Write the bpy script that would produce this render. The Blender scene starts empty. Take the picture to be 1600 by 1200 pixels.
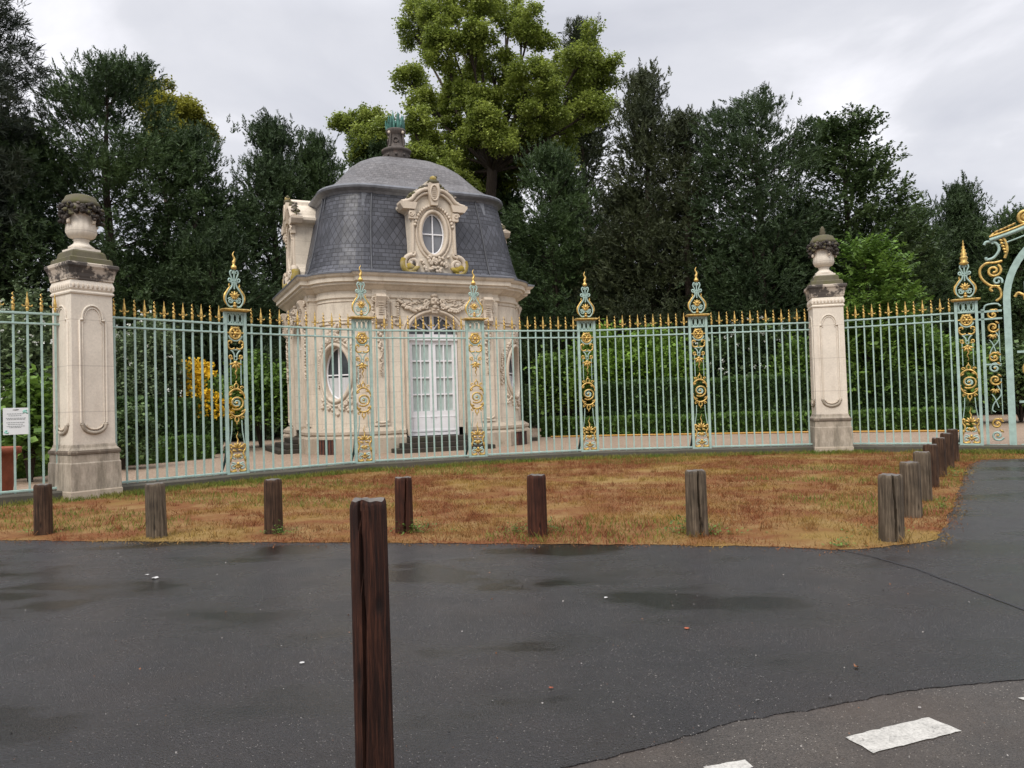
import bpy, bmesh, math, random
import numpy as np
from mathutils import Vector, Matrix

random.seed(7)
PI = math.pi
R = math.radians
scn = bpy.context.scene
COL = scn.collection

# ------------------------------------------------------------------ camera
F = 1200.0
PITCH, ROLL, EYE = R(1.43), R(1.7), 1.4
cam_d = bpy.data.cameras.new("camera")
cam = bpy.data.objects.new("camera", cam_d)
COL.objects.link(cam)
CM = (Matrix.Rotation(PI / 2 + PITCH, 3, 'X') @ Matrix.Rotation(-ROLL, 3, 'Z'))
cam.matrix_world = Matrix.Translation((0, 0, EYE)) @ CM.to_4x4()
cam_d.sensor_fit = 'HORIZONTAL'
cam_d.sensor_width = 36
cam_d.lens = 27
cam_d.clip_start = 0.05
cam_d.clip_end = 3000
scn.camera = cam


def ray(x, y):
    return CM @ Vector(((x - 800) / F, -(y - 600) / F, -1.0))


def gnd(x, y, z=0.0):
    d = ray(x, y)
    t = (z - EYE) / d.z
    return Vector((d.x * t, d.y * t, z))


def at(x, y, Y):
    d = ray(x, y)
    t = Y / d.y
    return Vector((d.x * t, Y, EYE + d.z * t))


# ------------------------------------------------------------------ materials
MATS = {}


class NT:
    def __init__(s, name):
        s.m = bpy.data.materials.new(name)
        s.m.use_nodes = True
        s.t = s.m.node_tree
        s.b = s.t.nodes["Principled BSDF"]
        s.out = s.t.nodes["Material Output"]
        MATS[name] = s.m

    def n(s, typ, **kw):
        nd = s.t.nodes.new(typ)
        for k, v in kw.items():
            if k.startswith('i_'):
                nd.inputs[k[2:].replace('_', ' ')].default_value = v
            else:
                setattr(nd, k, v)
        return nd

    def l(s, a, b):
        s.t.links.new(a, b)

    def coord(s, kind='Object', scale=(1, 1, 1)):
        tc = s.n('ShaderNodeTexCoord')
        mp = s.n('ShaderNodeMapping')
        mp.inputs['Scale'].default_value = scale
        s.l(tc.outputs[kind], mp.inputs['Vector'])
        return mp.outputs['Vector']

    def noise(s, vec, scale, detail=4, rough=0.6):
        nd = s.n('ShaderNodeTexNoise')
        nd.inputs['Scale'].default_value = scale
        nd.inputs['Detail'].default_value = detail
        nd.inputs['Roughness'].default_value = rough
        s.l(vec, nd.inputs['Vector'])
        return nd.outputs['Fac']

    def ramp(s, fac, stops):
        nd = s.n('ShaderNodeValToRGB')
        e = nd.color_ramp.elements
        while len(e) < len(stops):
            e.new(0.5)
        for i, (p, c) in enumerate(stops):
            e[i].position = p
            e[i].color = (c[0], c[1], c[2], 1) if hasattr(c, '__len__') else (c, c, c, 1)
        s.l(fac, nd.inputs['Fac'])
        return nd.outputs['Color']

    def mix(s, fac, a, b, mode='MIX'):
        nd = s.n('ShaderNodeMix', data_type='RGBA', blend_type=mode)
        for sock, v in ((nd.inputs['Factor'], fac), (nd.inputs['A'], a), (nd.inputs['B'], b)):
            if hasattr(v, 'default_value') or hasattr(v, 'is_linked'):
                s.l(v, sock)
            elif hasattr(v, '__len__'):
                sock.default_value = (v[0], v[1], v[2], 1)
            else:
                sock.default_value = v
        return nd.outputs['Result']

    def math(s, op, a, b=None, c=None):
        nd = s.n('ShaderNodeMath', operation=op)
        for i, v in enumerate((a, b, c)):
            if v is None:
                continue
            if hasattr(v, 'is_linked'):
                s.l(v, nd.inputs[i])
            else:
                nd.inputs[i].default_value = v
        return nd.outputs[0]

    def bump(s, h, strength=0.3, dist=0.02):
        nd = s.n('ShaderNodeBump')
        nd.inputs['Strength'].default_value = strength
        nd.inputs['Distance'].default_value = dist
        s.l(h, nd.inputs['Height'])
        s.l(nd.outputs['Normal'], s.b.inputs['Normal'])

    def set(s, col=None, rough=None, metal=None, spec=None):
        for k, v in (('Base Color', col), ('Roughness', rough), ('Metallic', metal), ('Specular IOR Level', spec)):
            if v is None:
                continue
            if hasattr(v, 'is_linked'):
                s.l(v, s.b.inputs[k])
            elif hasattr(v, '__len__'):
                s.b.inputs[k].default_value = (v[0], v[1], v[2], 1)
            else:
                s.b.inputs[k].default_value = v
        return s


def mat_asphalt(name, base, speck, wet, rough0, rough1):
    m = NT(name)
    v = m.coord()
    big = m.noise(v, 0.45, 5, 0.55)
    mid = m.noise(v, 2.3, 5, 0.65)
    fine = m.noise(v, 70, 2, 0.6)
    vor = m.n('ShaderNodeTexVoronoi', feature='F1')
    vor.inputs['Scale'].default_value = 170
    m.l(v, vor.inputs['Vector'])
    c = m.ramp(mid, [(0.28, [x * 0.6 for x in base]), (0.72, [x * 1.4 for x in base])])
    # pale and brown aggregate stones
    wn = m.n('ShaderNodeTexWhiteNoise')
    m.l(vor.outputs['Position'], wn.inputs['Vector'])
    st = m.math('GREATER_THAN', wn.outputs['Value'], 0.98)
    ins = m.math('LESS_THAN', vor.outputs['Distance'], 0.42)
    c = m.mix(m.math('MULTIPLY', st, ins), c, speck)
    stone = m.ramp(wn.outputs['Value'], [(0, 0.55), (1, 1.5)])
    c = m.mix(0.9, c, stone, 'MULTIPLY')
    c = m.mix(m.ramp(m.noise(v, 0.9, 4, 0.6), [(0.45, 0), (0.7, 0.5)]), c, (base[0] * 1.25, base[1] * 1.02, base[2] * 0.85))
    puddle = m.noise(m.coord('Object', (0.75, 1.25, 1)), 0.85, 4, 0.5)
    wetm = m.ramp(puddle, [(0.47, 0), (0.60, 1)])
    c = m.mix(m.math('MULTIPLY', wetm, wet), c, [x * 0.35 for x in base])
    rg = m.ramp(m.math('ADD', m.math('MULTIPLY', big, 0.5), m.math('MULTIPLY', mid, 0.5)), [(0.35, rough1), (0.62, rough0)])
    rg = m.mix(m.math('MULTIPLY', wetm, wet), rg, (0.16, 0.16, 0.16))
    m.set(c, rg, 0, 0.5)
    h = m.math('ADD', m.math('MULTIPLY', vor.outputs['Distance'], -0.6), m.math('MULTIPLY', fine, 0.8))
    bp = m.n('ShaderNodeBump')
    bp.inputs['Distance'].default_value = 0.010
    m.l(m.math('MULTIPLY_ADD', m.math('MULTIPLY', wetm, wet), -0.75, 0.9), bp.inputs['Strength'])
    m.l(h, bp.inputs['Height']); m.l(bp.outputs['Normal'], m.b.inputs['Normal'])
    return m


mat_asphalt('wet_asphalt', (0.0215, 0.0195, 0.0205), (0.24, 0.22, 0.2), 0.9, 0.24, 0.42)
mat_asphalt('road_asphalt', (0.056, 0.047, 0.039), (0.3, 0.27, 0.23), 0.25, 0.40, 0.58)

m = NT('marking_paint')
v = m.coord()
wear = m.math('ADD', m.math('MULTIPLY', m.noise(v, 70, 5, 0.8), .6), m.math('MULTIPLY', m.noise(v, 9, 4, 0.7), .4))
c = m.ramp(wear, [(0.36, (0.10, 0.095, 0.09)), (0.45, (0.36, 0.345, 0.31)), (0.6, (0.55, 0.53, 0.48))])
m.set(c, 0.45)
m.bump(wear, 0.5, 0.006)

m = NT('gravel_path')
v = m.coord()
vo = m.n('ShaderNodeTexVoronoi'); vo.inputs['Scale'].default_value = 28; m.l(v, vo.inputs['Vector'])
cc = m.ramp(vo.outputs['Color'], [(0.1, (0.16, 0.105, 0.07)), (0.5, (0.31, 0.215, 0.15)), (0.9, (0.47, 0.37, 0.27))])
cc = m.mix(m.noise(v, 0.7), cc, (0.23, 0.165, 0.11))
m.set(cc, 0.85); m.bump(vo.outputs['Distance'], 0.6, 0.02)

m = NT('garden_soil')
v = m.coord()
m.set(m.ramp(m.noise(v, 3, 6), [(0.3, (0.02, 0.022, 0.012)), (0.7, (0.05, 0.055, 0.028))]), 0.95)

m = NT('verge_earth')
v = m.coord()
a = m.noise(v, 0.42, 6, 0.6); b2 = m.noise(v, 1.5, 6, 0.7); c3 = m.noise(v, 60, 4, 0.75)
c = m.ramp(a, [(0.36, (0.215, 0.13, 0.042)), (0.5, (0.165, 0.068, 0.03)), (0.62, (0.225, 0.145, 0.048))])
c = m.mix(m.ramp(b2, [(0.46, 0), (0.66, 0.9)]), c, (0.26, 0.17, 0.072))
c = m.mix(0.75, c, m.ramp(c3, [(0.25, 0.55), (0.75, 1.5)]), 'MULTIPLY')
m.set(c, 0.92, 0, 0.08); m.bump(c3, 0.7, 0.02)


def mat_blade(name, c0, c1, c2, nscale=0.33, tr=0.25):
    m = NT(name)
    v = m.coord()
    g = m.n('ShaderNodeNewGeometry')
    a = m.noise(v, nscale, 4)
    c = m.ramp(a, [(0.38, c0), (0.5, c1), (0.64, c2)])
    c = m.mix(0.9, c, m.ramp(g.outputs['Random Per Island'], [(0, 0.5), (1, 1.5)]), 'MULTIPLY')
    m.set(c, 0.75, 0, 0.12)
    t = m.n('ShaderNodeBsdfTranslucent'); m.l(c, t.inputs['Color'])
    mx = m.n('ShaderNodeMixShader'); mx.inputs[0].default_value = tr
    m.l(m.b.outputs[0], mx.inputs[1]); m.l(t.outputs[0], mx.inputs[2]); m.l(mx.outputs[0], m.out.inputs['Surface'])


mat_blade('dry_blade', (0.26, 0.165, 0.045), (0.195, 0.068, 0.032), (0.28, 0.19, 0.055), 0.42)
mat_blade('green_blade', (0.10, 0.15, 0.028), (0.15, 0.17, 0.035), (0.20, 0.18, 0.05), 1.5)


def mat_leaf(name, dark, light, rnd=(0.55, 1.5), nscale=0.45, tr=0.2, rough=0.6, spec=0.35):
    m = NT(name)
    v = m.coord()
    g = m.n('ShaderNodeNewGeometry')
    a = m.noise(v, nscale, 3, 0.6)
    c = m.ramp(a, [(0.36, dark), (0.66, light)])
    c = m.mix(0.9, c, m.ramp(g.outputs['Random Per Island'], [(0, rnd[0]), (1, rnd[1])]), 'MULTIPLY')
    m.set(c, rough, 0, spec)
    t = m.n('ShaderNodeBsdfTranslucent'); m.l(c, t.inputs['Color'])
    mx = m.n('ShaderNodeMixShader'); mx.inputs[0].default_value = tr
    m.l(m.b.outputs[0], mx.inputs[1]); m.l(t.outputs[0], mx.inputs[2]); m.l(mx.outputs[0], m.out.inputs['Surface'])


mat_leaf('yew_leaf', (0.031, 0.056, 0.019), (0.066, 0.108, 0.032), (0.65, 1.35))
mat_leaf('yew_blue_leaf', (0.028, 0.050, 0.019), (0.056, 0.090, 0.032), (0.65, 1.35))
mat_leaf('yew_brown_leaf', (0.034, 0.045, 0.020), (0.068, 0.082, 0.032), (0.7, 1.3))
mat_leaf('pine_leaf', (0.02, 0.03, 0.02), (0.045, 0.056, 0.03))
mat_leaf('lime_leaf', (0.16, 0.21, 0.036), (0.35, 0.41, 0.085), (0.55, 1.4), 0.7, 0.4, 0.45, 0.5)
mat_leaf('gold_leaf', (0.18, 0.18, 0.025), (0.34, 0.33, 0.045), (0.6, 1.4), 0.6, 0.35)
mat_leaf('beech_leaf', (0.04, 0.068, 0.024), (0.085, 0.125, 0.04), (0.5, 1.5), 0.6, 0.3)
mat_leaf('bush_leaf', (0.08, 0.15, 0.026), (0.16, 0.26, 0.045), (0.5, 1.5), 1.2, 0.3)
mat_leaf('bright_bush_leaf', (0.10, 0.18, 0.022), (0.19, 0.31, 0.038), (0.5, 1.5), 1.2, 0.35)
mat_leaf('hedge_leaf', (0.042, 0.085, 0.022), (0.08, 0.14, 0.034), (0.5, 1.5), 2.5, 0.2)
mat_leaf('box_leaf', (0.06, 0.12, 0.02), (0.10, 0.17, 0.03), (0.5, 1.5), 2.5, 0.2)
mat_leaf('dark_bush_leaf', (0.05, 0.088, 0.03), (0.12, 0.18, 0.06), (0.5, 1.6), 1.5, 0.2)
mat_leaf('sage_leaf', (0.09, 0.13, 0.06), (0.19, 0.25, 0.12), (0.5, 1.5), 1.5, 0.25)
mat_leaf('yellow_flower', (0.6, 0.38, 0.015), (0.8, 0.54, 0.03), (0.8, 1.3), 3, 0.2)
mat_leaf('white_flower', (0.6, 0.62, 0.55), (0.75, 0.76, 0.7), (0.8, 1.2), 3, 0.2)


def mat_stone(name, base, dark, joints=0.0, stain=0.35, moss=None, mossn=(0.5, 0.7), jz=0.0, streak=False):
    m = NT(name)
    v = m.coord()
    vs = m.coord('Object', (3.0, 3.0, 0.6))
    a = m.noise(v, 1.3, 6, 0.65)
    f = m.noise(v, 26, 4, 0.7)
    st = m.noise(vs, 1.6, 5, 0.7)
    c = m.ramp(a, [(0.3, [x * 0.86 for x in base]), (0.7, [min(1, x * 1.1) for x in base])])
    c = m.mix(m.math('MULTIPLY', m.ramp(st, [(0.52, 0), (0.72, 1)]), stain), c, dark)
    c = m.mix(0.35, c, m.ramp(f, [(0.3, 0.72), (0.7, 1.2)]), 'MULTIPLY')
    if moss:
        mo = m.noise(m.coord('Object', (2.2, 2.2, 0.55)) if streak else v, 3.2, 6, 0.75)
        c = m.mix(m.ramp(mo, [(mossn[0], 0), (mossn[1], 1)]), c, moss)
    if joints:
        sep = m.n('ShaderNodeSeparateXYZ'); tc = m.n('ShaderNodeTexCoord'); m.l(tc.outputs['Object'], sep.inputs[0])
        z = m.math('FRACT', m.math('DIVIDE', m.math('ADD', sep.outputs['Z'], jz), joints))
        jl = m.math('LESS_THAN', z, 0.018 / joints)
        c = m.mix(m.math('MULTIPLY', jl, 0.28), c, [x * 0.55 for x in dark])
    m.set(c, 0.85, 0, 0.3)
    m.bump(f, 0.35, 0.008)
    return m


mat_stone('limestone', (0.63, 0.555, 0.45), (0.34, 0.28, 0.215), 0.46, 0.6)
mat_stone('carved_limestone', (0.57, 0.485, 0.385), (0.27, 0.215, 0.155), 0, 0.6)
mat_stone('pillar_stone', (0.68, 0.61, 0.51), (0.42, 0.34, 0.27), 0.78, 0.25, None, (0.5, 0.7), 0.1)
mat_stone('stained_stone', (0.43, 0.37, 0.295), (0.075, 0.065, 0.05), 0, 0.8, (0.14, 0.12, 0.085), (0.42, 0.74), 0, True)
mat_stone('black_stained_stone', (0.085, 0.073, 0.064), (0.022, 0.02, 0.02), 0, 0.8, (0.50, 0.43, 0.35), (0.47, 0.55))
mat_stone('garland_stone', (0.045, 0.038, 0.033), (0.018, 0.016, 0.016), 0, 0.6, (0.14, 0.115, 0.09), (0.56, 0.66))
mat_stone('mossy_stone', (0.12, 0.105, 0.068), (0.045, 0.04, 0.03), 0, 0.6, (0.10, 0.10, 0.032), (0.46, 0.7))
mat_stone('step_stone', (0.042, 0.034, 0.026), (0.035, 0.03, 0.024), 0, 0.6, (0.06, 0.065, 0.025), (0.55, 0.75))
mat_stone('plinth_stone', (0.42, 0.35, 0.27), (0.15, 0.125, 0.095), 0, 0.7, (0.2, 0.17, 0.11), (0.55, 0.75))
mat_stone('kerb_stone', (0.085, 0.077, 0.06), (0.05, 0.046, 0.036), 0, 0.6, (0.075, 0.085, 0.035), (0.55, 0.72))
mat_stone('lichen_stone', (0.40, 0.33, 0.19), (0.16, 0.12, 0.05), 0, 0.5, (0.30, 0.22, 0.035), (0.38, 0.56))
mat_stone('finial_stone', (0.10, 0.085, 0.075), (0.035, 0.032, 0.03), 0, 0.7, (0.19, 0.14, 0.115), (0.54, 0.72))


def mat_slate(name, c1, c2, mort, bw, rh, diamond=None):
    m = NT(name)
    tc = m.n('ShaderNodeTexCoord')
    uv = tc.outputs['UV']
    br = m.n('ShaderNodeTexBrick')
    for k, val in (('Scale', 1), ('Brick Width', bw), ('Row Height', rh), ('Mortar Size', 0.011), ('Mortar Smooth', 0.2), ('Bias', 0.0)):
        br.inputs[k].default_value = val
    br.inputs['Color1'].default_value = (*c1, 1); br.inputs['Color2'].default_value = (*c2, 1); br.inputs['Mortar'].default_value = (*mort, 1)
    m.l(uv, br.inputs['Vector'])
    col = br.outputs['Color']; fac = br.outputs['Fac']
    if diamond:
        sp = m.n('ShaderNodeSeparateXYZ'); m.l(uv, sp.inputs[0])
        p = m.math('DIVIDE', sp.outputs['X'], 0.25); q = m.math('DIVIDE', sp.outputs['Y'], 0.36)
        cb = m.n('ShaderNodeCombineXYZ'); m.l(m.math('ADD', p, q), cb.inputs[0]); m.l(m.math('SUBTRACT', p, q), cb.inputs[1])
        b2 = m.n('ShaderNodeTexBrick', offset=0.0)
        for k, val in (('Scale', 1), ('Brick Width', 1), ('Row Height', 1), ('Mortar Size', 0.05), ('Mortar Smooth', 0.2), ('Bias', 0)):
            b2.inputs[k].default_value = val
        b2.inputs['Color1'].default_value = (*c1, 1); b2.inputs['Color2'].default_value = (*[x * 0.95 for x in c2], 1); b2.inputs['Mortar'].default_value = (*mort, 1)
        m.l(cb.outputs[0], b2.inputs['Vector'])
        msk = m.math('MULTIPLY', m.math('GREATER_THAN', sp.outputs['Y'], diamond[0]), m.math('LESS_THAN', sp.outputs['Y'], diamond[1]))
        col = m.mix(msk, col, b2.outputs['Color'])
        fm = m.n('ShaderNodeMix', data_type='FLOAT'); m.l(msk, fm.inputs['Factor']); m.l(fac, fm.inputs['A']); m.l(b2.outputs['Fac'], fm.inputs['B'])
        fac = fm.outputs['Result']
    v = m.coord()
    n1 = m.noise(v, 1.2, 6, 0.7)
    col = m.mix(0.7, col, m.ramp(n1, [(0.3, 0.7), (0.7, 1.35)]), 'MULTIPLY')
    m.set(col, m.ramp(m.noise(v, 6, 3), [(0.3, 0.38), (0.7, 0.6)]), 0, 0.5)
    m.bump(m.math('SUBTRACT', 1, fac), 0.6, 0.02)


mat_slate('roof_slate', (0.034, 0.035, 0.042), (0.072, 0.074, 0.088), (0.014, 0.014, 0.017), 0.23, 0.135, (0.95, 1.85))
mat_slate('dome_slate', (0.075, 0.068, 0.066), (0.125, 0.114, 0.111), (0.045, 0.04, 0.038), 0.2, 0.11)


def simple(name, col, rough=0.5, metal=0.0, var=0.25, nscale=6, spec=0.5, bump=0.0, stretch=(1, 1, 1)):
    m = NT(name)
    v = m.coord('Object', stretch)
    n1 = m.noise(v, nscale, 5, 0.65)
    c = m.ramp(n1, [(0.3, [x * (1 - var) for x in col]), (0.7, [min(1, x * (1 + var)) for x in col])])
    m.set(c, rough, metal, spec)
    if bump:
        m.bump(n1, bump, 0.01)
    return m


simple('dark_lead', (0.05, 0.052, 0.06), 0.5, 0.0, 0.35, 4)
simple('lead_sheet', (0.13, 0.135, 0.15), 0.5, 0.0, 0.35, 4)
mat_stone('dark_moulding_stone', (0.15, 0.12, 0.09), (0.05, 0.042, 0.034), 0, 0.7, (0.36, 0.3, 0.23), (0.52, 0.72), 0, True)
simple('green_paint', (0.325, 0.445, 0.395), 0.42, 0, 0.2, 7)
simple('gilding', (0.56, 0.375, 0.11), 0.4, 0.5, 0.55, 18)
simple('dark_gilding', (0.44, 0.29, 0.09), 0.45, 0.45, 0.55, 16)
simple('white_paint', (0.74, 0.73, 0.74), 0.4, 0, 0.06, 5)
simple('green_bronze', (0.05, 0.15, 0.12), 0.55, 0.2, 0.6, 8)
simple('curtain', (0.40, 0.46, 0.43), 0.85, 0, 0.2, 5, 0.2, 0, (8, 8, 0.6))
simple('pale_curtain', (0.5, 0.5, 0.5), 0.85, 0, 0.12, 4, 0.2, 0, (8, 8, 0.6))
simple('dark_interior', (0.012, 0.012, 0.014), 0.7, 0, 0.3, 3)
simple('rust_red', (0.10, 0.035, 0.022), 0.7, 0, 0.4, 8)
simple('terracotta', (0.28, 0.085, 0.045), 0.75, 0, 0.3, 5, 0.3)
simple('hose_yellow', (0.42, 0.22, 0.03), 0.5, 0, 0.1, 5)
simple('paper_white', (0.72, 0.74, 0.73), 0.4, 0, 0.03, 4)
simple('print_grey', (0.2, 0.22, 0.22), 0.6, 0, 0.1, 4)
simple('print_green', (0.25, 0.5, 0.42), 0.6, 0, 0.1, 4)
simple('litter_white', (0.5, 0.49, 0.47), 0.5, 0, 0.05, 10)
simple('leaf_orange', (0.30, 0.075, 0.03), 0.6, 0, 0.3, 20)
simple('leaf_brown', (0.22, 0.09, 0.035), 0.6, 0, 0.3, 20)
simple('grit_stone', (0.26, 0.24, 0.22), 0.7, 0, 0.5, 30)
simple('pebble', (0.12, 0.115, 0.11), 0.6, 0, 0.3, 10)
simple('bark', (0.055, 0.042, 0.032), 0.9, 0, 0.5, 5, 0.2, 0.6, (3, 3, 0.7))
simple('tag_orange', (0.36, 0.14, 0.03), 0.6, 0, 0.2, 10)

m = NT('window_glass')
m.set((0.05, 0.055, 0.06), 0.06, 0, 0.8)
m = NT('grey_glass')
v = m.coord()
m.set(m.ramp(m.noise(v, 1.3, 3), [(0.3, (0.10, 0.105, 0.115)), (0.7, (0.19, 0.195, 0.21))]), 0.12, 0, 0.8)


def mat_wood(name, a, b, c, sc=1.0):
    m = NT(name)
    oi = m.n('ShaderNodeObjectInfo')
    tc = m.n('ShaderNodeTexCoord')
    mp = m.n('ShaderNodeMapping'); mp.inputs['Scale'].default_value = (24, 24, 1.1)
    ad = m.n('ShaderNodeVectorMath', operation='ADD')
    m.l(tc.outputs['Object'], ad.inputs[0]); m.l(oi.outputs['Random'], ad.inputs[1]); m.l(ad.outputs[0], mp.inputs[0])
    g = m.noise(mp.outputs[0], 2.2 * sc, 6, 0.7)
    v = m.coord('Object', (5, 5, 3))
    bl = m.noise(v, 1.2, 4, 0.6)
    col = m.ramp(g, [(0.32, a), (0.5, b), (0.68, c)])
    col = m.mix(0.8, col, m.ramp(bl, [(0.3, 0.55), (0.7, 1.4)]), 'MULTIPLY')
    m.set(col, m.ramp(g, [(0.3, 0.55), (0.7, 0.8)]), 0, 0.22)
    kn = m.n('ShaderNodeTexVoronoi'); kn.inputs['Scale'].default_value = 1; m.l(m.coord('Object', (9, 9, 3.2)), kn.inputs['Vector'])
    kf = m.ramp(kn.outputs['Distance'], [(0.06, 1), (0.16, 0)])
    m.set(m.mix(m.math('MULTIPLY', kf, 0.8), col, a))
    m.bump(m.math('SUBTRACT', g, m.math('MULTIPLY', kf, 0.4)), 1.0, 0.012)


mat_wood('dark_wood', (0.005, 0.003, 0.0025), (0.030, 0.0105, 0.006), (0.088, 0.033, 0.018), 1.8)
mat_wood('red_wood', (0.012, 0.005, 0.0035), (0.046, 0.015, 0.008), (0.085, 0.032, 0.017))
mat_wood('brown_wood', (0.014, 0.008, 0.005), (0.05, 0.026, 0.015), (0.11, 0.065, 0.038))
mat_wood('grey_wood', (0.022, 0.017, 0.012), (0.095, 0.071, 0.048), (0.18, 0.14, 0.097))
simple('wet_wood_end', (0.10, 0.085, 0.07), 0.45, 0, 0.5, 30, 0.5, 0.4)

# ------------------------------------------------------------------ mesh builder
_b = bmesh.new(); bmesh.ops.create_icosphere(_b, subdivisions=1, radius=1)
ICO_V = [v.co.copy() for v in _b.verts]; ICO_F = [[v.index for v in f.verts] for f in _b.faces]; _b.free()


def crom(pts, n=6, closed=False):
    P = [Vector(p) for p in pts]
    out = []
    k = len(P)
    rng = range(k if closed else k - 1)
    for i in rng:
        p1, p2 = P[i], P[(i + 1) % k]
        p0 = P[i - 1] if (closed or i > 0) else p1 * 2 - p2
        p3 = P[(i + 2) % k] if (closed or i + 2 < k) else p2 * 2 - p1
        for j in range(n):
            t = j / n
            out.append(0.5 * ((2 * p1) + (p2 - p0) * t + (2 * p0 - 5 * p1 + 4 * p2 - p3) * t * t + (3 * p1 - p0 - 3 * p2 + p3) * t ** 3))
    if not closed:
        out.append(P[-1])
    return out


class MB:
    def __init__(s):
        s.V, s.F, s.M, s.S, s.mats = [], [], [], [], []
        s.T = Matrix.Identity(4)

    def mi(s, mat):
        if mat not in s.mats:
            s.mats.append(mat)
        return s.mats.index(mat)

    def add(s, vs, fs, mat, smooth=False):
        o = len(s.V); k = s.mi(mat)
        s.V += [s.T @ Vector(v) for v in vs]
        for f in fs:
            s.F.append([i + o for i in f]); s.M.append(k); s.S.append(smooth)

    def box(s, c, size, mat, rz=0.0, taper=1.0, bev=0.0):
        x, y, z = [a / 2 for a in size]
        rm = Matrix.Rotation(rz, 3, 'Z'); c = Vector(c)
        if bev <= 0:
            vs = [(-x, -y, -z), (x, -y, -z), (x, y, -z), (-x, y, -z), (-x * taper, -y * taper, z), (x * taper, -y * taper, z), (x * taper, y * taper, z), (-x * taper, y * taper, z)]
            s.add([rm @ Vector(v) + c for v in vs], [(3, 2, 1, 0), (4, 5, 6, 7), (0, 1, 5, 4), (1, 2, 6, 5), (2, 3, 7, 6), (3, 0, 4, 7)], mat)
            return
        rings = []
        for zz, ins in ((-z, bev), (-z + bev, 0), (z - bev, 0), (z, bev)):
            k = (1 + (taper - 1) * (zz + z) / (2 * z))
            xx, yy = x * k - ins, y * k - ins
            rings.append([rm @ Vector(p) + c for p in ((-xx, -yy, zz), (xx, -yy, zz), (xx, yy, zz), (-xx, yy, zz))])
        s.rings(rings, mat, True, True)

    def rings(s, rings, mat, cap0=False, cap1=False, closed=True, smooth=False):
        n = len(rings[0]); vs = [v for r in rings for v in r]; fs = []
        for a in range(len(rings) - 1):
            for i in range(n if closed else n - 1):
                j = (i + 1) % n
                fs.append((a * n + i, a * n + j, (a + 1) * n + j, (a + 1) * n + i))
        s.add(vs, fs, mat, smooth)
        k = len(rings)
        if cap0:
            s.add(rings[0], [list(range(n))[::-1]], mat)
        if cap1:
            s.add(rings[-1], [list(range(n))], mat)

    def lathe(s, prof, mat, n=20, c=(0, 0, 0), smooth=True, lob=0, lamp=0.0):
        c = Vector(c); rings = []
        for r, z in prof:
            rings.append([c + Vector(((r * (1 + lamp * math.cos(lob * 2 * PI * i / n))) * math.cos(2 * PI * i / n), (r * (1 + lamp * math.cos(lob * 2 * PI * i / n))) * math.sin(2 * PI * i / n), z)) for i in range(n)])
        s.rings(rings, mat, True, True, True, smooth)

    def sq(s, prof, mat, rz=0.0, c=(0, 0, 0)):
        """square sections (half width, z)"""
        rm = Matrix.Rotation(rz, 3, 'Z'); c = Vector(c)
        s.rings([[rm @ Vector(p) + c for p in ((-h, -h, z), (h, -h, z), (h, h, z), (-h, h, z))] for h, z in prof], mat, True, True)

    def tube(s, pts, r, mat, n=5, closed=False, flat=1.0, smooth=True):
        P = [Vector(p) for p in pts]; k = len(P)
        rr = r if hasattr(r, '__len__') else [r] * k
        up = None; rings = []
        for i in range(k):
            if closed:
                t = P[(i + 1) % k] - P[i - 1]
            else:
                t = P[min(i + 1, k - 1)] - P[max(i - 1, 0)]
            if t.length < 1e-9:
                t = Vector((0, 0, 1))
            t.normalize()
            if up is None:
                up = Vector((0, 1, 0)) if abs(t.y) < 0.9 else Vector((1, 0, 0))
            up = up - t * up.dot(t)
            if up.length < 1e-6:
                up = t.orthogonal()
            up.normalize()
            sd = t.cross(up)
            rings.append([P[i] + (up * math.cos(2 * PI * (j + .5) / n) * flat + sd * math.sin(2 * PI * (j + .5) / n)) * rr[i] for j in range(n)])
        if closed:
            rings.append(rings[0])
        s.rings(rings, mat, not closed, not closed, True, smooth)

    def blob(s, c, r, mat, rot=None, smooth=True, jit=0.0):
        rm = rot or Matrix.Identity(3); c = Vector(c)
        r = r if hasattr(r, '__len__') else (r, r, r)
        s.add([rm @ Vector((v.x * r[0], v.y * r[1], v.z * r[2])) * (1 + random.uniform(-jit, jit)) + c for v in ICO_V], ICO_F, mat, smooth)

    def prism(s, outline, y0, y1, mat, hole=None, hmat=None):
        """outline in XZ (counter-clockwise seen from -y), extruded y0 (front) .. y1"""
        n = len(outline)
        fr = [(x, y0, z) for x, z in outline]; bk = [(x, y1, z) for x, z in outline]
        if hole:
            h = len(hole)
            j = min(range(h), key=lambda q: (hole[q][0] - outline[0][0]) ** 2 + (hole[q][1] - outline[0][1]) ** 2)
            hl = [hole[(j - q) % h] for q in range(h + 1)]
            loop = fr + [fr[0]] + [(x, y0, z) for x, z in hl]
            s.add(loop, [list(range(len(loop)))], mat)
            s.rings([[(x, y0, z) for x, z in hole], [(x, y1, z) for x, z in hole]], hmat or mat)
        else:
            s.add(fr, [list(range(n))], mat)
            s.add(bk, [list(range(n))[::-1]], mat)
        s.rings([bk, fr], mat)

    def build(s, name, parent=None, loc=None, rz=None):
        me = bpy.data.meshes.new(name)
        me.from_pydata([tuple(v) for v in s.V], [], s.F)
        for q in s.mats:
            me.materials.append(MATS[q])
        me.polygons.foreach_set('material_index', s.M)
        me.polygons.foreach_set('use_smooth', s.S)
        me.update()
        o = bpy.data.objects.new(name, me)
        COL.objects.link(o)
        if parent is not None:
            o.parent = parent
        if loc is not None:
            o.location = loc
        if rz is not None:
            o.rotation_euler = (0, 0, rz)
        return o


def tag(o, label=None, cat=None, group=None, kind=None):
    for k, v in (('label', label), ('category', cat), ('group', group), ('kind', kind)):
        if v:
            o[k] = v
    return o


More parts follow.
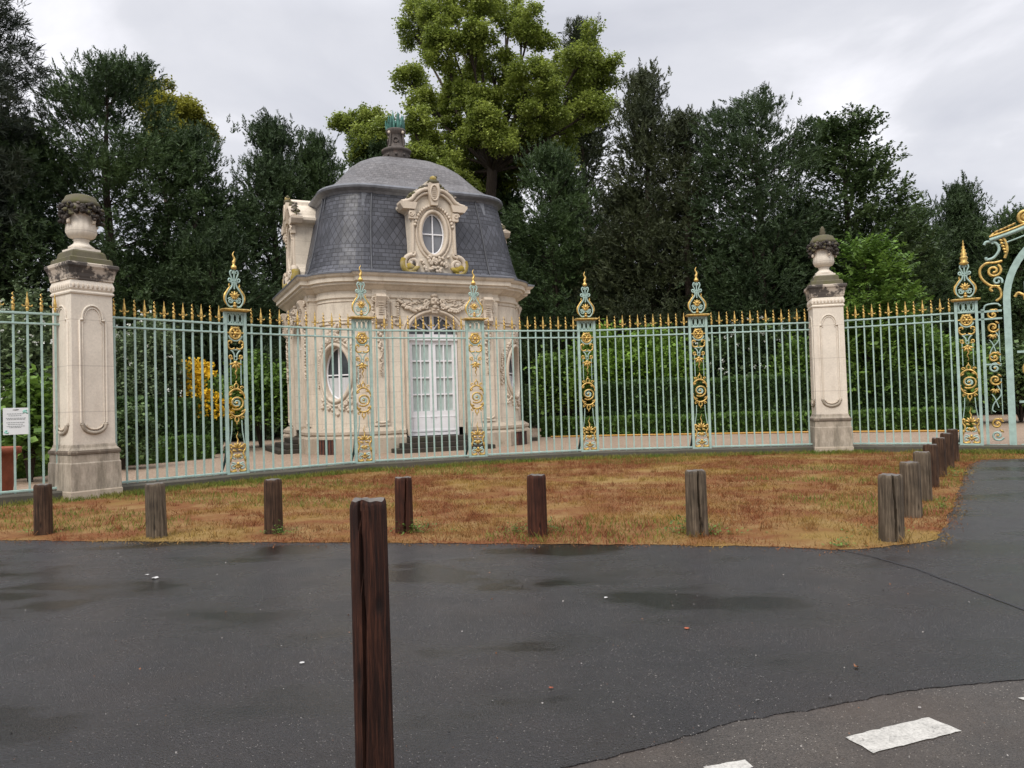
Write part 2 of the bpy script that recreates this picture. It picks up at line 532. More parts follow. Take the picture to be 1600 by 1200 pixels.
def thing(name, label, cat, loc=(0, 0, 0), rz=0.0, group=None):
    o = bpy.data.objects.new(name, None)
    o.empty_display_size = 0.2
    COL.objects.link(o)
    o.location = loc; o.rotation_euler = (0, 0, rz)
    return tag(o, label, cat, group)


def dup(o, parent=None, loc=None, rz=None):
    c = o.copy(); COL.objects.link(c)
    if parent is not None:
        c.parent = parent
    if loc is not None:
        c.location = loc
    if rz is not None:
        c.rotation_euler = (0, 0, rz)
    for ch in list(o.children):
        dup(ch, c)
    return c


def npmesh(name, V, Fq, mats, parent=None, mi=None, smooth=False):
    """fast mesh of quads from numpy arrays"""
    me = bpy.data.meshes.new(name)
    nv, nf = len(V), len(Fq)
    me.vertices.add(nv); me.vertices.foreach_set('co', V.astype(np.float32).ravel())
    me.loops.add(nf * 4); me.loops.foreach_set('vertex_index', Fq.astype(np.int32).ravel())
    me.polygons.add(nf)
    me.polygons.foreach_set('loop_start', np.arange(0, nf * 4, 4, dtype=np.int32))
    for q in mats:
        me.materials.append(MATS[q])
    if mi is not None:
        me.polygons.foreach_set('material_index', mi.astype(np.int32))
    me.update(calc_edges=True)
    me.validate()
    o = bpy.data.objects.new(name, me)
    COL.objects.link(o)
    if parent is not None:
        o.parent = parent
    return o


def spiral(cx, cz, r0, r1, a0, turns, n=22, y=0.0):
    return [(cx + (r0 + (r1 - r0) * t / n) * math.cos(a0 + turns * 2 * PI * t / n), y, cz + (r0 + (r1 - r0) * t / n) * math.sin(a0 + turns * 2 * PI * t / n)) for t in range(n + 1)]


def ell(cx, cz, a, b, n=28, y=0.0):
    return [(cx + a * math.cos(2 * PI * i / n), y, cz + b * math.sin(2 * PI * i / n)) for i in range(n)]


def mir(p):
    return [(-q[0], q[1], q[2]) for q in p]


# ------------------------------------------------------------------ ground
def sheet(name, pts, mat, z, kind='structure'):
    b = MB()
    b.add([(p[0], p[1], z) for p in pts], [list(range(len(pts)))], mat)
    return tag(b.build(name), kind=kind)


sheet('ground', [(-700, -60), (700, -60), (700, 1200), (-700, 1200)], 'garden_soil', -0.03)
sheet('road', [(-60, -30), (60, -30), (60, 12), (-60, 12)], 'road_asphalt', -0.005)

rs = random.Random(3)


def densify(pts, step, amp):
    out = []
    for i in range(len(pts) - 1):
        a, b = Vector(pts[i][:2]), Vector(pts[i + 1][:2])
        n = max(1, int((b - a).length / step))
        for j in range(n):
            q = a.lerp(b, j / n)
            out.append((q.x + rs.uniform(-amp, amp), q.y + rs.uniform(-amp, amp)))
    out.append(tuple(pts[-1][:2]))
    return out


# forecourt asphalt, ends in a lip along the road
seam_px = [(880, 1200), (960, 1180), (1050, 1156), (1130, 1131), (1200, 1118), (1280, 1106), (1360, 1089), (1440, 1076), (1520, 1068), (1600, 1061)]
sm = [gnd(x, y) for x, y in seam_px]
dl = (sm[0] - sm[2]).normalized(); dr = (sm[-1] - sm[-3]).normalized()
seam = [tuple((sm[0] + dl * 30)[:2])] + [tuple(p[:2]) for p in sm] + [tuple((sm[-1] + dr * 30)[:2])]
seam = densify(seam, 0.035, 0.009)
far = [(60, 30), (-60, 30)]
b = MB()
fc = seam + far
b.rings([[(p[0], p[1], -0.02) for p in fc], [(p[0], p[1], 0.0) for p in fc]], 'wet_asphalt')
b.add([(p[0], p[1], 0.0) for p in fc], [list(range(len(fc)))], 'wet_asphalt')
tag(b.build('forecourt'), kind='structure')
# crack / joint of the drive
ck = densify([gnd(x, y) for x, y in ((1305, 858), (1370, 872), (1430, 889), (1500, 915), (1560, 938), (1640, 968), (1800, 1030))], 0.08, 0.006)
b = MB()
L0 = [(p[0] - .011, p[1], 0.004) for p in ck]; L1 = [(p[0] + .011, p[1], 0.004) for p in ck]
b.rings([L0, L1], 'dark_interior', closed=False)
tag(b.build('asphalt_joint'), kind='structure')

# verge of dry grass
front = [(-9, 8.0), gnd(-60, 840), gnd(0, 844), gnd(150, 846), gnd(320, 847), gnd(480, 848), gnd(640, 849), gnd(800, 850), gnd(950, 851), gnd(1100, 853), gnd(1220, 855),
         gnd(1300, 859), gnd(1340, 859), gnd(1400, 853), gnd(1455, 847), gnd(1473, 832), gnd(1482, 808), gnd(1493, 780), gnd(1503, 752), gnd(1511, 728), gnd(1530, 719), gnd(1600, 717), gnd(1700, 713)]
front = [(p[0], p[1]) for p in front]
front[0] = (-12, front[1][1] - 0.15)
front = densify(front, 0.12, 0.03)
back = [(15.8, 14.4), (11.15, 17.4), (10.27, 17.9), (7.66, 19.0), (4.6, 19.4), (1.88, 19.5), (-.85, 18.8), (-3.5, 17.7), (-5.7, 15.7), (-7.5, 14.1), (-8.1, 12.9), (-11.5, 10.4)]
sheet('verge', front + back, 'verge_earth', 0.004)

gx = [(-12, 10.2), (-8.22, 12.5), (-7.58, 12.95), (-7.13, 14.05), (-5.51, 15.5), (-3.35, 17.4), (-.85, 18.4), (1.88, 19.1), (4.6, 18.95), (7.66, 18.75), (10.27, 17.4), (11.15, 17.0), (15.5, 14.1), (30, 14.1), (30, 46), (-30, 46), (-30, 10.2)]
sheet('gravel_path', gx, 'gravel_path', 0.02)

# road markings
for q in ([(1320, 1153), (1450, 1122), (1503, 1143), (1365, 1178)], [(1100, 1199), (1163, 1189), (1178, 1199), (1110, 1225)], [(1592, 1092), (1700, 1072), (1760, 1088), (1640, 1113)]):
    pts = densify([gnd(x, y, -0.005) for x, y in q + q[:1]], 0.03, 0.004)[:-1]
    sheet('road_marking', pts, 'marking_paint', -0.001)

# ------------------------------------------------------------------ kerb under the fence
FP = {'a': (-10.55, 10.55), 'L': (-7.4, 13.35), '1': (-5.51, 15.34), '2': (-3.35, 17.27), '3': (-.85, 18.24), '4': (1.88, 19.01), '5': (4.6, 18.81), 'R': (7.66, 18.61), '7': (10.27, 17.26), 'G': (11.12, 16.75)}


def kerb(keys, label):
    P = [Vector(FP[k]) for k in keys]
    b = MB()
    pr = [(-.24, -.02), (-.24, .13), (-.21, .155), (.21, .155), (.24, .13), (.24, -.02)]
    rings = []
    pts = []
    for i in range(len(P) - 1):
        n = max(2, int((P[i + 1] - P[i]).length / .35))
        pts += [P[i].lerp(P[i + 1], j / n) for j in range(n)]
    pts.append(P[-1])
    for i, p in enumerate(pts):
        t = (pts[min(i + 1, len(pts) - 1)] - pts[max(i - 1, 0)]).normalized(); nn = Vector((-t.y, t.x))
        w = rs.uniform(-.012, .012)
        rings.append([(p.x + nn.x * (d + w), p.y + nn.y * (d + w), z + (rs.uniform(-.006, .006) if z > .05 else 0)) for d, z in pr])
    b.rings(rings, 'kerb_stone', True, True)
    return tag(b.build('stone_kerb'), label, 'kerb', 'stone kerbs under the fence')


kerb(['a', 'L'], 'dark stone kerb under the fence bay with the white notice')
kerb(['L', '1', '2', '3', '4', '5', 'R'], 'long curved mossy stone kerb under the fence between the two stone pillars')
kerb(['R', '7', 'G'], 'stone kerb under the fence between the right pillar and the arched gate')

# ------------------------------------------------------------------ fence bays
bar_b = MB(); bar_b.box((0, 0, (0.16 + 3.17) / 2), (0.030, 0.030, 3.17 - .16), 'green_paint')
sp_b = MB()
sp_b.lathe([(.0, 3.17), (.017, 3.175), (.017, 3.20), (.026, 3.215), (.026, 3.235), (.014, 3.25), (.03, 3.29), (.026, 3.33), (.012, 3.42), (.003, 3.50)], 'gilding', 8)
sp_b.tube(crom([(-.075, 0, 3.285), (-.06, 0, 3.26), (0, 0, 3.265), (.06, 0, 3.26), (.075, 0, 3.285)], 4), .011, 'gilding')
tw_b = MB()
tw_b.lathe([(.0, 3.17), (.02, 3.175), (.02, 3.205), (.03, 3.22), (.018, 3.235), (.028, 3.25), (.016, 3.262)], 'gilding', 8)
tw_b.tube([(.012 * math.sin(t * 1.05), .012 * math.cos(t * 1.05), 3.25 + t * .0125) for t in range(20)], [.024 - .001 * t for t in range(20)], 'gilding', 5)
bar_me = spear_me = twist_me = None


def widen(b, k):
    b.V = [Vector((v.x * k, v.y, v.z)) for v in b.V]


def quick(me_holder, b, name, parent, loc):
    if me_holder.get(name) is None:
        o = b.build(name, parent, loc)
        me_holder[name] = o.data
        return o
    o = bpy.data.objects.new(name, me_holder[name]); COL.objects.link(o)
    o.parent = parent; o.location = loc
    return o


HOLD = {}


def bay(k0, k1, e0, e1, nbar, label, start=0):
    a, c = Vector(FP[k0]), Vector(FP[k1])
    d = (c - a); L = d.length; d.normalize()
    p = a + d * e0
    L = L - e0 - e1
    t = thing('fence_bay', label, 'fence', (p.x, p.y, 0), math.atan2(d.y, d.x), 'pale green fence bays with gilded spikes')
    for nm, z, h in (('top_rail', 3.14, .036), ('middle_rail', 2.97, .034), ('bottom_rail', .195, .038)):
        b = MB(); b.box((L / 2, 0, z), (L, .055, h), 'green_paint', bev=.006)
        b.build(nm, t)
    for i in range(nbar):
        x = L * (i + .5) / nbar
        br = quick(HOLD, bar_b, 'bar', t, (x, 0, 0))
        if (i + start) % 2:
            quick(HOLD, sp_b, 'spear_finial', br, (0, 0, 0))
        else:
            quick(HOLD, tw_b, 'twisted_finial', br, (0, 0, 0))
    return t


bay('a', 'L', 0, .36, 19, 'pale green fence bay left of the left stone pillar, carrying a white notice', 1)
bay('L', '1', .38, .24, 12, 'pale green fence bay between the left stone pillar and an ornate pier, yellow shrub behind')
bay('1', '2', .24, .24, 12, 'pale green fence bay in front of the left side wall of the pavilion')
bay('2', '3', .24, .24, 12, 'pale green fence bay in front of the white pavilion door')
bay('3', '4', .24, .24, 12, 'pale green fence bay across the right corner of the pavilion')
bay('4', '5', .24, .24, 12, 'pale green fence bay in front of the light green bush right of the pavilion')
bay('5', 'R', .24, .40, 13, 'pale green fence bay joining the left side of the right stone pillar')
bay('R', '7', .40, .24, 13, 'pale green fence bay between the right stone pillar and the pier beside the gate')


# ------------------------------------------------------------------ ornate iron piers
def leaf_fan(b, c, r, mat, n=5, spread=1.9, up=1):
    for i in range(n):
        a = PI / 2 * up + (i - (n - 1) / 2) * spread / (n - 1)
        rot = Matrix.Rotation(-(a), 3, 'Y')
        b.blob((c[0] + math.cos(a) * r * .55, c[1], c[2] + math.sin(a) * r * .55), (r * .55, r * .2, r * .2), mat, rot)


PG, GD, DG = 'green_paint', 'gilding', 'dark_gilding'


def make_pier(label, tall=False):
    t = thing('ornate_pier', label, 'fence pier', (0, 0, 0), 0, 'ornate gilded iron piers of the fence')
    for sx in (-1, 1):
        b = MB(); b.box((sx * .2, 0, (.125 + 3.39) / 2), (.058, .055, 3.39 - .125), PG, bev=.006); b.build('post', t)
    b = MB(); b.sq([(.24, 3.395), (.265, 3.41), (.29, 3.42), (.29, 3.435), (.22, 3.448)], GD)
    for i, v in enumerate(b.V):
        b.V[i] = Vector((v.x, v.y * .42, v.z))
    b.build('cap', t)
    b = MB()
    b.box((0, 0, 3.145), (.334, .045, .04), PG); b.box((0, 0, 3.375), (.334, .045, .03), PG)
    for x in (-.105, 0, .105):
        b.tube(ell(x, 3.26, .036, .092, 18), .013, PG, 5, True)
    for x in (-.155, -.052, .052, .155):
        b.box((x, 0, 3.26), (.014, .02, .2), PG)
    b.build('slot_frieze', t)
    # rosette
    b = MB()
    b.tube(ell(0, 2.96, .105, .11, 22), .028, GD, 6, True)
    b.tube([(.142 * math.cos(R(a)), 0, 2.95 + .142 * math.sin(R(a))) for a in range(195, 346, 10)], .02, PG, 5)
    b.blob((0, -.02, 2.96), (.045, .035, .045), GD)
    for i in range(6):
        a = i * PI / 3
        b.blob((.062 * math.cos(a), -.012, 2.96 + .062 * math.sin(a)), (.036, .02, .028), DG if i % 2 else GD, Matrix.Rotation(-a, 3, 'Y'))
    for s in (-1, 1):
        b.tube([(s * .12, 0, 2.97), (s * .19, 0, 2.97)], .014, GD)
        b.blob((s * .06, 0, 3.08), (.04, .02, .02), GD)
    b.build('rosette', t)
    # lyre below the rosette
    b = MB()
    c1 = crom([(.02, 0, 2.66), (.09, 0, 2.64), (.15, 0, 2.69), (.155, 0, 2.78), (.09, 0, 2.81), (.08, 0, 2.76)], 5)
    c2 = crom([(.025, 0, 2.48), (.03, 0, 2.54), (.07, 0, 2.60), (.10, 0, 2.62)], 5)
    c3 = spiral(.1, 2.49, .05, .012, -2.6, 1.2, 14)
    for f in (lambda q: q, mir):
        b.tube(f(c1), .02, GD); b.tube(f(c2), .016, PG); b.tube(f(c3), .014, GD)
        b.blob((f([(.15, 0, 2.73)])[0]), (.035, .02, .03), GD)
    b.tube([(-.1, 0, 2.63), (.1, 0, 2.63)], .014, PG)
    b.tube(ell(0, 2.46, .03, .04, 12), .012, PG, 5, True)
    b.build('lyre_scroll', t)
    b = MB()
    leaf_fan(b, (0, 0, 2.37), .13, GD, 5, 2.6, -1)
    b.blob((0, 0, 2.37), (.05, .03, .05), GD)
    b.tube([(.016 * math.sin(i * .9), 0, 2.27 - i * .02) for i in range(12)], [.02 - .0014 * i for i in range(12)], DG)
    b.build('leaf_drop', t)
    for s in (-1, 1):
        b = MB()
        b.tube([(s * .105, 0, 2.46), (s * .105, 0, 1.93)], .013, PG, 4)
        b.build('inner_rod', t)
        b = MB()
        b.tube([(s * .1, 0, 1.22), (s * .11, 0, 1.0), (s * .15, 0, .74)], .013, PG, 4)
        b.build('inner_rod', t)
    # spiral medallion
    b = MB()
    ring = crom([(-.06, 0, 1.83), (-.16, 0, 1.72), (-.185, 0, 1.57), (-.15, 0, 1.43), (-.06, 0, 1.31), (.06, 0, 1.31), (.16, 0, 1.42), (.185, 0, 1.57), (.15, 0, 1.71), (.06, 0, 1.83)], 4, True)
    b.tube(ring, .021, GD, 5, True)
    sp = spiral(0, 1.57, .145, .02, -2.2, 1.9, 34)
    b.tube(sp[:22], [.02] * 22, GD, 5)
    b.tube(sp[21:], .018, PG, 5)
    b.blob((0.0, -.01, 1.57), (.028, .024, .028), GD)
    sp2 = spiral(0, 1.57, .10, .03, 1.2, .9, 16)
    b.tube(sp2, .014, PG)
    for a in (20, 60, 130, 200, 240, 310):
        b.blob((.17 * math.cos(R(a)), -.012, 1.57 + .22 * math.sin(R(a))), (.045, .018, .02), DG, Matrix.Rotation(-R(a + 90), 3, 'Y'))
    for z in (1.9, 1.24):
        b.tube(ell(0, z, .035, .055, 14), .014, GD, 5, True)
        for s in (-1, 1):
            b.tube(spiral(s * .1, z - .03 * (1 if z > 1.5 else -1), .035, .01, 0, .9, 10), .012, GD)
    b.blob((0, 0, 1.98), (.014, .014, .035), GD); b.blob((0, 0, 1.16), (.014, .014, .035), GD)
    widen(b, 1.1)
    b.build('spiral_medallion', t)
    # base scroll
    b = MB()
    c1 = crom([(.03, 0, .22), (.1, 0, .205), (.165, 0, .23), (.18, 0, .32), (.165, 0, .42), (.125, 0, .5), (.12, 0, .58), (.16, 0, .64), (.175, 0, .7), (.14, 0, .74), (.11, 0, .7), (.13, 0, .67)], 4)
    for f in (lambda q: q, mir):
        b.tube(f(c1), .022, GD)
        b.tube(f(spiral(.092, .31, .07, .014, 1.2, 1.5, 20)), .017, PG)
        b.tube(f(crom([(.02, 0, .5), (.07, 0, .54), (.11, 0, .5), (.08, 0, .46), (.03, 0, .46)], 4)), .016, PG)
        b.blob(f([(.15, -.01, .45)])[0], (.03, .02, .06), DG)
        b.blob(f([(.06, -.01, .62)])[0], (.06, .02, .025), GD, Matrix.Rotation(R(20), 3, 'Y'))
        b.tube(f(spiral(.06, .23, .035, .01, PI, 1, 10)), .014, GD)
    leaf_fan(b, (0, -.01, .66), .13, GD, 5, 2.2, 1)
    leaf_fan(b, (0, -.01, .34), .10, DG, 5, 2.4, -1)
    leaf_fan(b, (0, -.01, .55), .10, GD, 5, 2.4, -1)
    b.blob((0, -.02, .36), (.03, .03, .04), GD)
    b.tube([(.014 * math.sin(i * .8), 0, .78 + i * .02) for i in range(12)], [.018 - .0013 * i for i in range(12)], GD)
    b.box((0, 0, .17), (.334, .05, .04), PG)
    b.build('base_scroll', t)
    # crest above the cap
    b = MB()
    c1 = crom([(.03, 0, 3.99), (.05, 0, 3.9), (.12, 0, 3.80), (.175, 0, 3.70), (.17, 0, 3.58), (.10, 0, 3.49), (.03, 0, 3.50)], 5)
    c1o = crom([(.075, 0, 3.92), (.14, 0, 3.82), (.2, 0, 3.71), (.197, 0, 3.60), (.15, 0, 3.52)], 5)
    for f in (lambda q: q, mir):
        b.tube(f(c1), .018, PG)
        b.tube(f(c1o), [.006 + .02 * math.sin(PI * i / (len(c1o) - 1)) for i in range(len(c1o))], GD)
        b.tube(f(spiral(.082, 3.61, .062, .012, .6, 1.6, 20)), .014, PG)
        b.tube(f(spiral(.085, 4.03, .052, .012, 2.4, 1.3, 16)), .016, PG)
        b.tube(f(crom([(.02, 0, 4.0), (.06, 0, 4.1), (.085, 0, 4.17), (.06, 0, 4.22), (.025, 0, 4.19), (.04, 0, 4.16)], 4)), .016, PG)
        b.tube(f(crom([(.09, 0, 3.88), (.11, 0, 3.92), (.1, 0, 3.95)], 3)), .012, GD)
    b.tube([(-.08, 0, 3.62), (.08, 0, 3.62)], .012, PG)
    b.tube([(0, 0, 3.85), (0, 0, 4.24)], .016, PG)
    b.tube([(-.06, 0, 3.97), (.06, 0, 3.97)], .016, PG)
    b.build('crown_scroll', t)
    b = MB()
    leaf_fan(b, (0, -.01, 3.70), .11, GD, 5, 2.3, 1); leaf_fan(b, (0, -.01, 3.72), .09, GD, 5, 2.4, -1)
    b.blob((0, -.02, 3.73), (.035, .03, .05), GD); b.blob((0, -.01, 3.51), (.05, .03, .035), DG); b.blob((0, -.01, 3.56), (.03, .03, .035), GD)
    b.build('gilded_leaves', t)
    b = MB()
    if tall:
        b.lathe([(0, 4.2), (.08, 4.22), (.095, 4.26), (.06, 4.3), (.08, 4.36), (.085, 4.38), (.05, 4.42), (.07, 4.47), (.035, 4.51), (.05, 4.55), (.022, 4.59), (.034, 4.63), (.012, 4.66), (.02, 4.69), (.003, 4.78)], GD, 10)
    else:
        b.lathe([(0, 4.24), (.045, 4.25), (.056, 4.28), (.05, 4.31), (.022, 4.34), (.03, 4.38), (.034, 4.40), (.018, 4.42)], GD, 10)
        b.tube([(.018 * math.sin(i * .55), 0, 4.40 + i * .0165) for i in range(14)], [.03 * (1 - i / 14) + .002 for i in range(14)], GD, 6)
    b.build('flame_finial', t)
    b = MB()
    b.tube(crom([(-.2, .03, .75), (-.21, .10, .45), (-.24, .28, .13)], 6), .028, 'dark_green_iron', 6)
    b.build('brace', t)
    return t


simple('dark_green_iron', (0.03, 0.055, 0.048), 0.5, 0, 0.3, 8)
pier0 = make_pier('ornate gilded iron pier left of the pavilion, seen against dark trees')
piers = [('1', 42.9, None), ('2', 30.6, 'ornate gilded iron pier in front of the left oval window of the pavilion'), ('3', 19.3, 'ornate gilded iron pier just right of the white pavilion door'),
         ('4', 7.25, 'ornate gilded iron pier right of the pavilion, nearest its right corner'), ('5', -4.3, 'ornate gilded iron pier midway between the light green bush and the right stone pillar')]
for k, ang, lab in piers:
    o = pier0 if lab is None else dup(pier0)
    o.location = (*FP[k], 0); o.rotation_euler = (0, 0, R(ang))
    if lab:
        o['label'] = lab
p7 = make_pier('ornate gilded iron pier with a stacked golden finial beside the arched gate', True)
p7.location = (*FP['7'], 0); p7.rotation_euler = (0, 0, R(-29.6))

# notice on the fence
d = (Vector(FP['L']) - Vector(FP['a'])).normalized()
q = at(29, 658, 12.5)
sg = thing('notice', 'white laminated notice tied to the fence left of the left stone pillar', 'notice', (q.x + .02, q.y - .10, q.z), math.atan2(d.y, d.x))
b = MB(); b.box((0, 0, 0), (.35, .006, .43), 'paper_white', bev=.001); b.build('sheet', sg)
b = MB()
rr = random.Random(5)
for i, (z, w) in enumerate(((.12, .22), (.09, .18), (.05, .25), (.03, .22), (-.02, .24), (-.05, .2), (-.08, .23), (-.1, .16))):
    x = -w / 2
    while x < w / 2:
        l = rr.uniform(.012, .03)
        b.box((x + l / 2 - .01, -.0045, z), (l, .002, .009), 'print_grey'); x += l + .008
b.blob((0, -.0045, .185), (.05, .002, .012), 'print_grey')
b.build('printed_lines', sg)
b = MB()
for s, (x, z) in enumerate(((.13, .17), (.145, .14), (.11, .15), (-.14, -.16), (-.125, -.185))):
    b.blob((x, -.0045, z), (.035, .002, .016), 'print_green', Matrix.Rotation(s * .8, 3, 'Y'))
b.build('printed_leaves', sg)


# ------------------------------------------------------------------ stone pillars
def urn(t, knob):
    b = MB()
    Z = 4.24
    b.sq([(.22, Z), (.22, Z + .04), (.17, Z + .055)], 'pillar_stone')
    b.lathe([(.20, Z + .055), (.21, Z + .08), (.165, Z + .11), (.122, Z + .15), (.115, Z + .19), (.135, Z + .21), (.11, Z + .23)], 'pillar_stone', 20)
    b.lathe([(.10, Z + .22), (.20, Z + .26), (.238, Z + .34), (.232, Z + .44), (.212, Z + .54), (.215, Z + .62), (.25, Z + .74), (.28, Z + .80)], 'pillar_stone', 48, (0, 0, 0), True, 16, .035)
    u = b.build('urn', t)
    b = MB()
    b.lathe([(.27, Z + .79), (.305, Z + .82), (.285, Z + .87), (.255, Z + .91), (.235, Z + .96), (.15, Z + .995), (.02, Z + 1.01)], 'mossy_stone', 22)
    if knob:
        b.lathe([(.06, Z + .98), (.05, Z + 1.02), (.075, Z + 1.06), (.05, Z + 1.12), (.06, Z + 1.14), (.02, Z + 1.22)], 'mossy_stone', 12)
    b.build('lid', u)
    b = MB()
    rg = random.Random(11)
    for i in range(230):
        a = rg.uniform(0, 2 * PI); sag = .5 + .5 * math.cos(2 * a + .8)
        rad = .255 + .085 * rg.random()
        z = Z + .80 - rg.random() * (.14 + .17 * sag)
        b.blob((rad * math.cos(a), rad * math.sin(a), z), (.03 + .03 * rg.random(), .03, .025 + .02 * rg.random()), 'garland_stone' if rg.random() < .85 else 'mossy_stone', Matrix.Rotation(rg.uniform(0, 3), 3, 'Z'))
    for s in (0, 1, 2, 3):
        a = s * PI / 2 + .3
        for q in range(5):
            b.blob((.28 * math.cos(a) + rg.uniform(-.03, .03), .28 * math.sin(a) + rg.uniform(-.03, .03), Z + .60 - q * .028), (.045 - .004 * q, .045, .035), 'carved_limestone' if q > 2 else 'garland_stone')
    b.build('garland', u)


def pillar(loc, rz, label, knob):
    t = thing('stone_pillar', label, 'gate pillar', loc, rz, 'stone pillars with urns in the fence')
    b = MB()
    b.sq([(.43, -.2), (.43, .13), (.42, .15)], 'plinth_stone'); b.sq([(.42, .15), (.415, .60), (.405, .62)], 'stained_stone')
    b.build('base', t)
    b = MB()
    b.sq([(.40, .62), (.40, .74), (.39, .75), (.405, .765), (.41, .79), (.40, .82), (.38, .85), (.37, .865), (.362, .90), (.352, .92)], 'stained_stone')
    b.sq([(.414, .757), (.418, .79), (.408, .822)], 'dark_moulding_stone')
    b.build('base_moulding', t)
    b = MB(); b.sq([(.352, .92), (.342, 3.46)], 'pillar_stone'); sh = b.build('shaft', t)
    # raised panel moulding on the faces
    b = MB()
    for k in range(4):
        b.T = Matrix.Rotation(k * PI / 2, 4, 'Z')
        y = -.353
        for off, rr_, in ((0, .018), (.045, .010)):
            w = .215 - off
            top = [(w * math.cos(R(a)) * .78, y + .004, 3.08 - off + (.2) * math.sin(R(a))) for a in range(0, 181, 15)]
            path = [(w, y - .001, 1.28), (w, y + .004, 3.02 - off), (w * .78, y + .004, 3.04 - off)] + top + [(-w * .78, y + .004, 3.04 - off), (-w, y + .004, 3.02 - off), (-w, y - .001, 1.28)]
            b.tube(path, rr_, 'pillar_stone', 6)
        bot = [(.185 * math.cos(R(a)), y - .006, 1.24 + .13 * math.sin(R(a))) for a in range(180, 361, 12)]
        b.tube(bot, .035, 'stained_stone', 6); b.tube([(p[0] * .72, p[1] - .01, 1.25 + (p[2] - 1.24) * .62) for p in bot], .016, 'carved_limestone', 6)
        for s in (-1, 1):
            b.blob((s * .195, y - .004, 1.25), (.045, .03, .03), 'stained_stone')
            b.blob((s * .18, y, 3.03), (.04, .025, .025), 'pillar_stone')
    b.T = Matrix.Identity(4)
    b.build('panel_moulding', sh)
    b = MB()
    b.sq([(.342, 3.46), (.365, 3.475), (.37, 3.50), (.35, 3.52), (.347, 3.53), (.368, 3.56), (.37, 3.62), (.345, 3.70)], 'pillar_stone')
    rg = random.Random(4)
    for k in range(4):
        b.T = Matrix.Rotation(k * PI / 2, 4, 'Z')
        for i in range(9):
            b.blob((-.31 + i * .0775, -.362, 3.6), (.03, .018, .05), 'carved_limestone')
    b.T = Matrix.Identity(4)
    b.sq([(.345, 3.70), (.365, 3.715), (.365, 3.74), (.375, 3.77), (.38, 3.82), (.405, 3.90), (.43, 3.94), (.43, 3.985), (.41, 4.0)], 'black_stained_stone')
    b.build('capital', t)
    b = MB()
    b.sq([(.36, 4.0), (.35, 4.09), (.32, 4.11)], 'mossy_stone'); b.sq([(.29, 4.11), (.27, 4.21), (.24, 4.24)], 'mossy_stone')
    b.build('urn_block', t)
    urn(t, knob)
    return t


pillar((-7.42, 13.30, 0), R(54.3), 'pale stone pillar with a domed mossy urn at the left, its cornice streaked black', False)
pillar((7.64, 18.55, 0), R(-13), 'pale stone pillar at the right whose mossy urn ends in a small knob', True)

# ------------------------------------------------------------------ arched gate
ga = R(-33)
gt = thing('arched_gate', 'tall pale green iron gate with gilded scrolls and an arched top at the right edge', 'gate', (11.03, 17.0, 0), ga)
Wg = 3.5
b = MB()
arc = [(Wg / 2 - Wg / 2 * math.cos(R(a)), 0, 3.34 + Wg / 2 * math.sin(R(a)) * .98) for a in range(0, 181, 6)]
path = [(0, 0, .0)] + [(0, 0, z) for z in (1, 2, 3)] + arc + [(Wg, 0, z) for z in (3, 2, 1, 0)]
b.tube(path, .098, PG, 4, False, .8, False)
b.build('arch_frame', gt)
for s in (0, 1):
    b = MB()
    b.T = Matrix.Identity(4) if s == 0 else (Matrix.Translation((Wg, 0, 0)) @ Matrix.Scale(-1, 4, (1, 0, 0)))
    b.box((-.47, 0, 1.65), (.06, .05, 3.1), PG); b.box((-.3, 0, 3.14), (.4, .05, .045), PG); b.box((-.3, 0, 2.97), (.4, .05, .04), PG); b.box((-.3, 0, 1.95), (.3, .04, .035), PG)
    b.box((-.3, 0, .14), (.4, .05, .045), PG); b.box((-.63, 0, 3.14), (.3, .05, .045), PG); b.box((-.63, 0, 2.97), (.3, .05, .04), PG)
    b.tube(crom([(-.45, 0, 3.17), (-.4, 0, 3.28), (-.2, 0, 3.3), (-.12, 0, 3.24)], 5), .02, PG)
    b.T = Matrix.Identity(4)
    b.build('side_frame', gt)
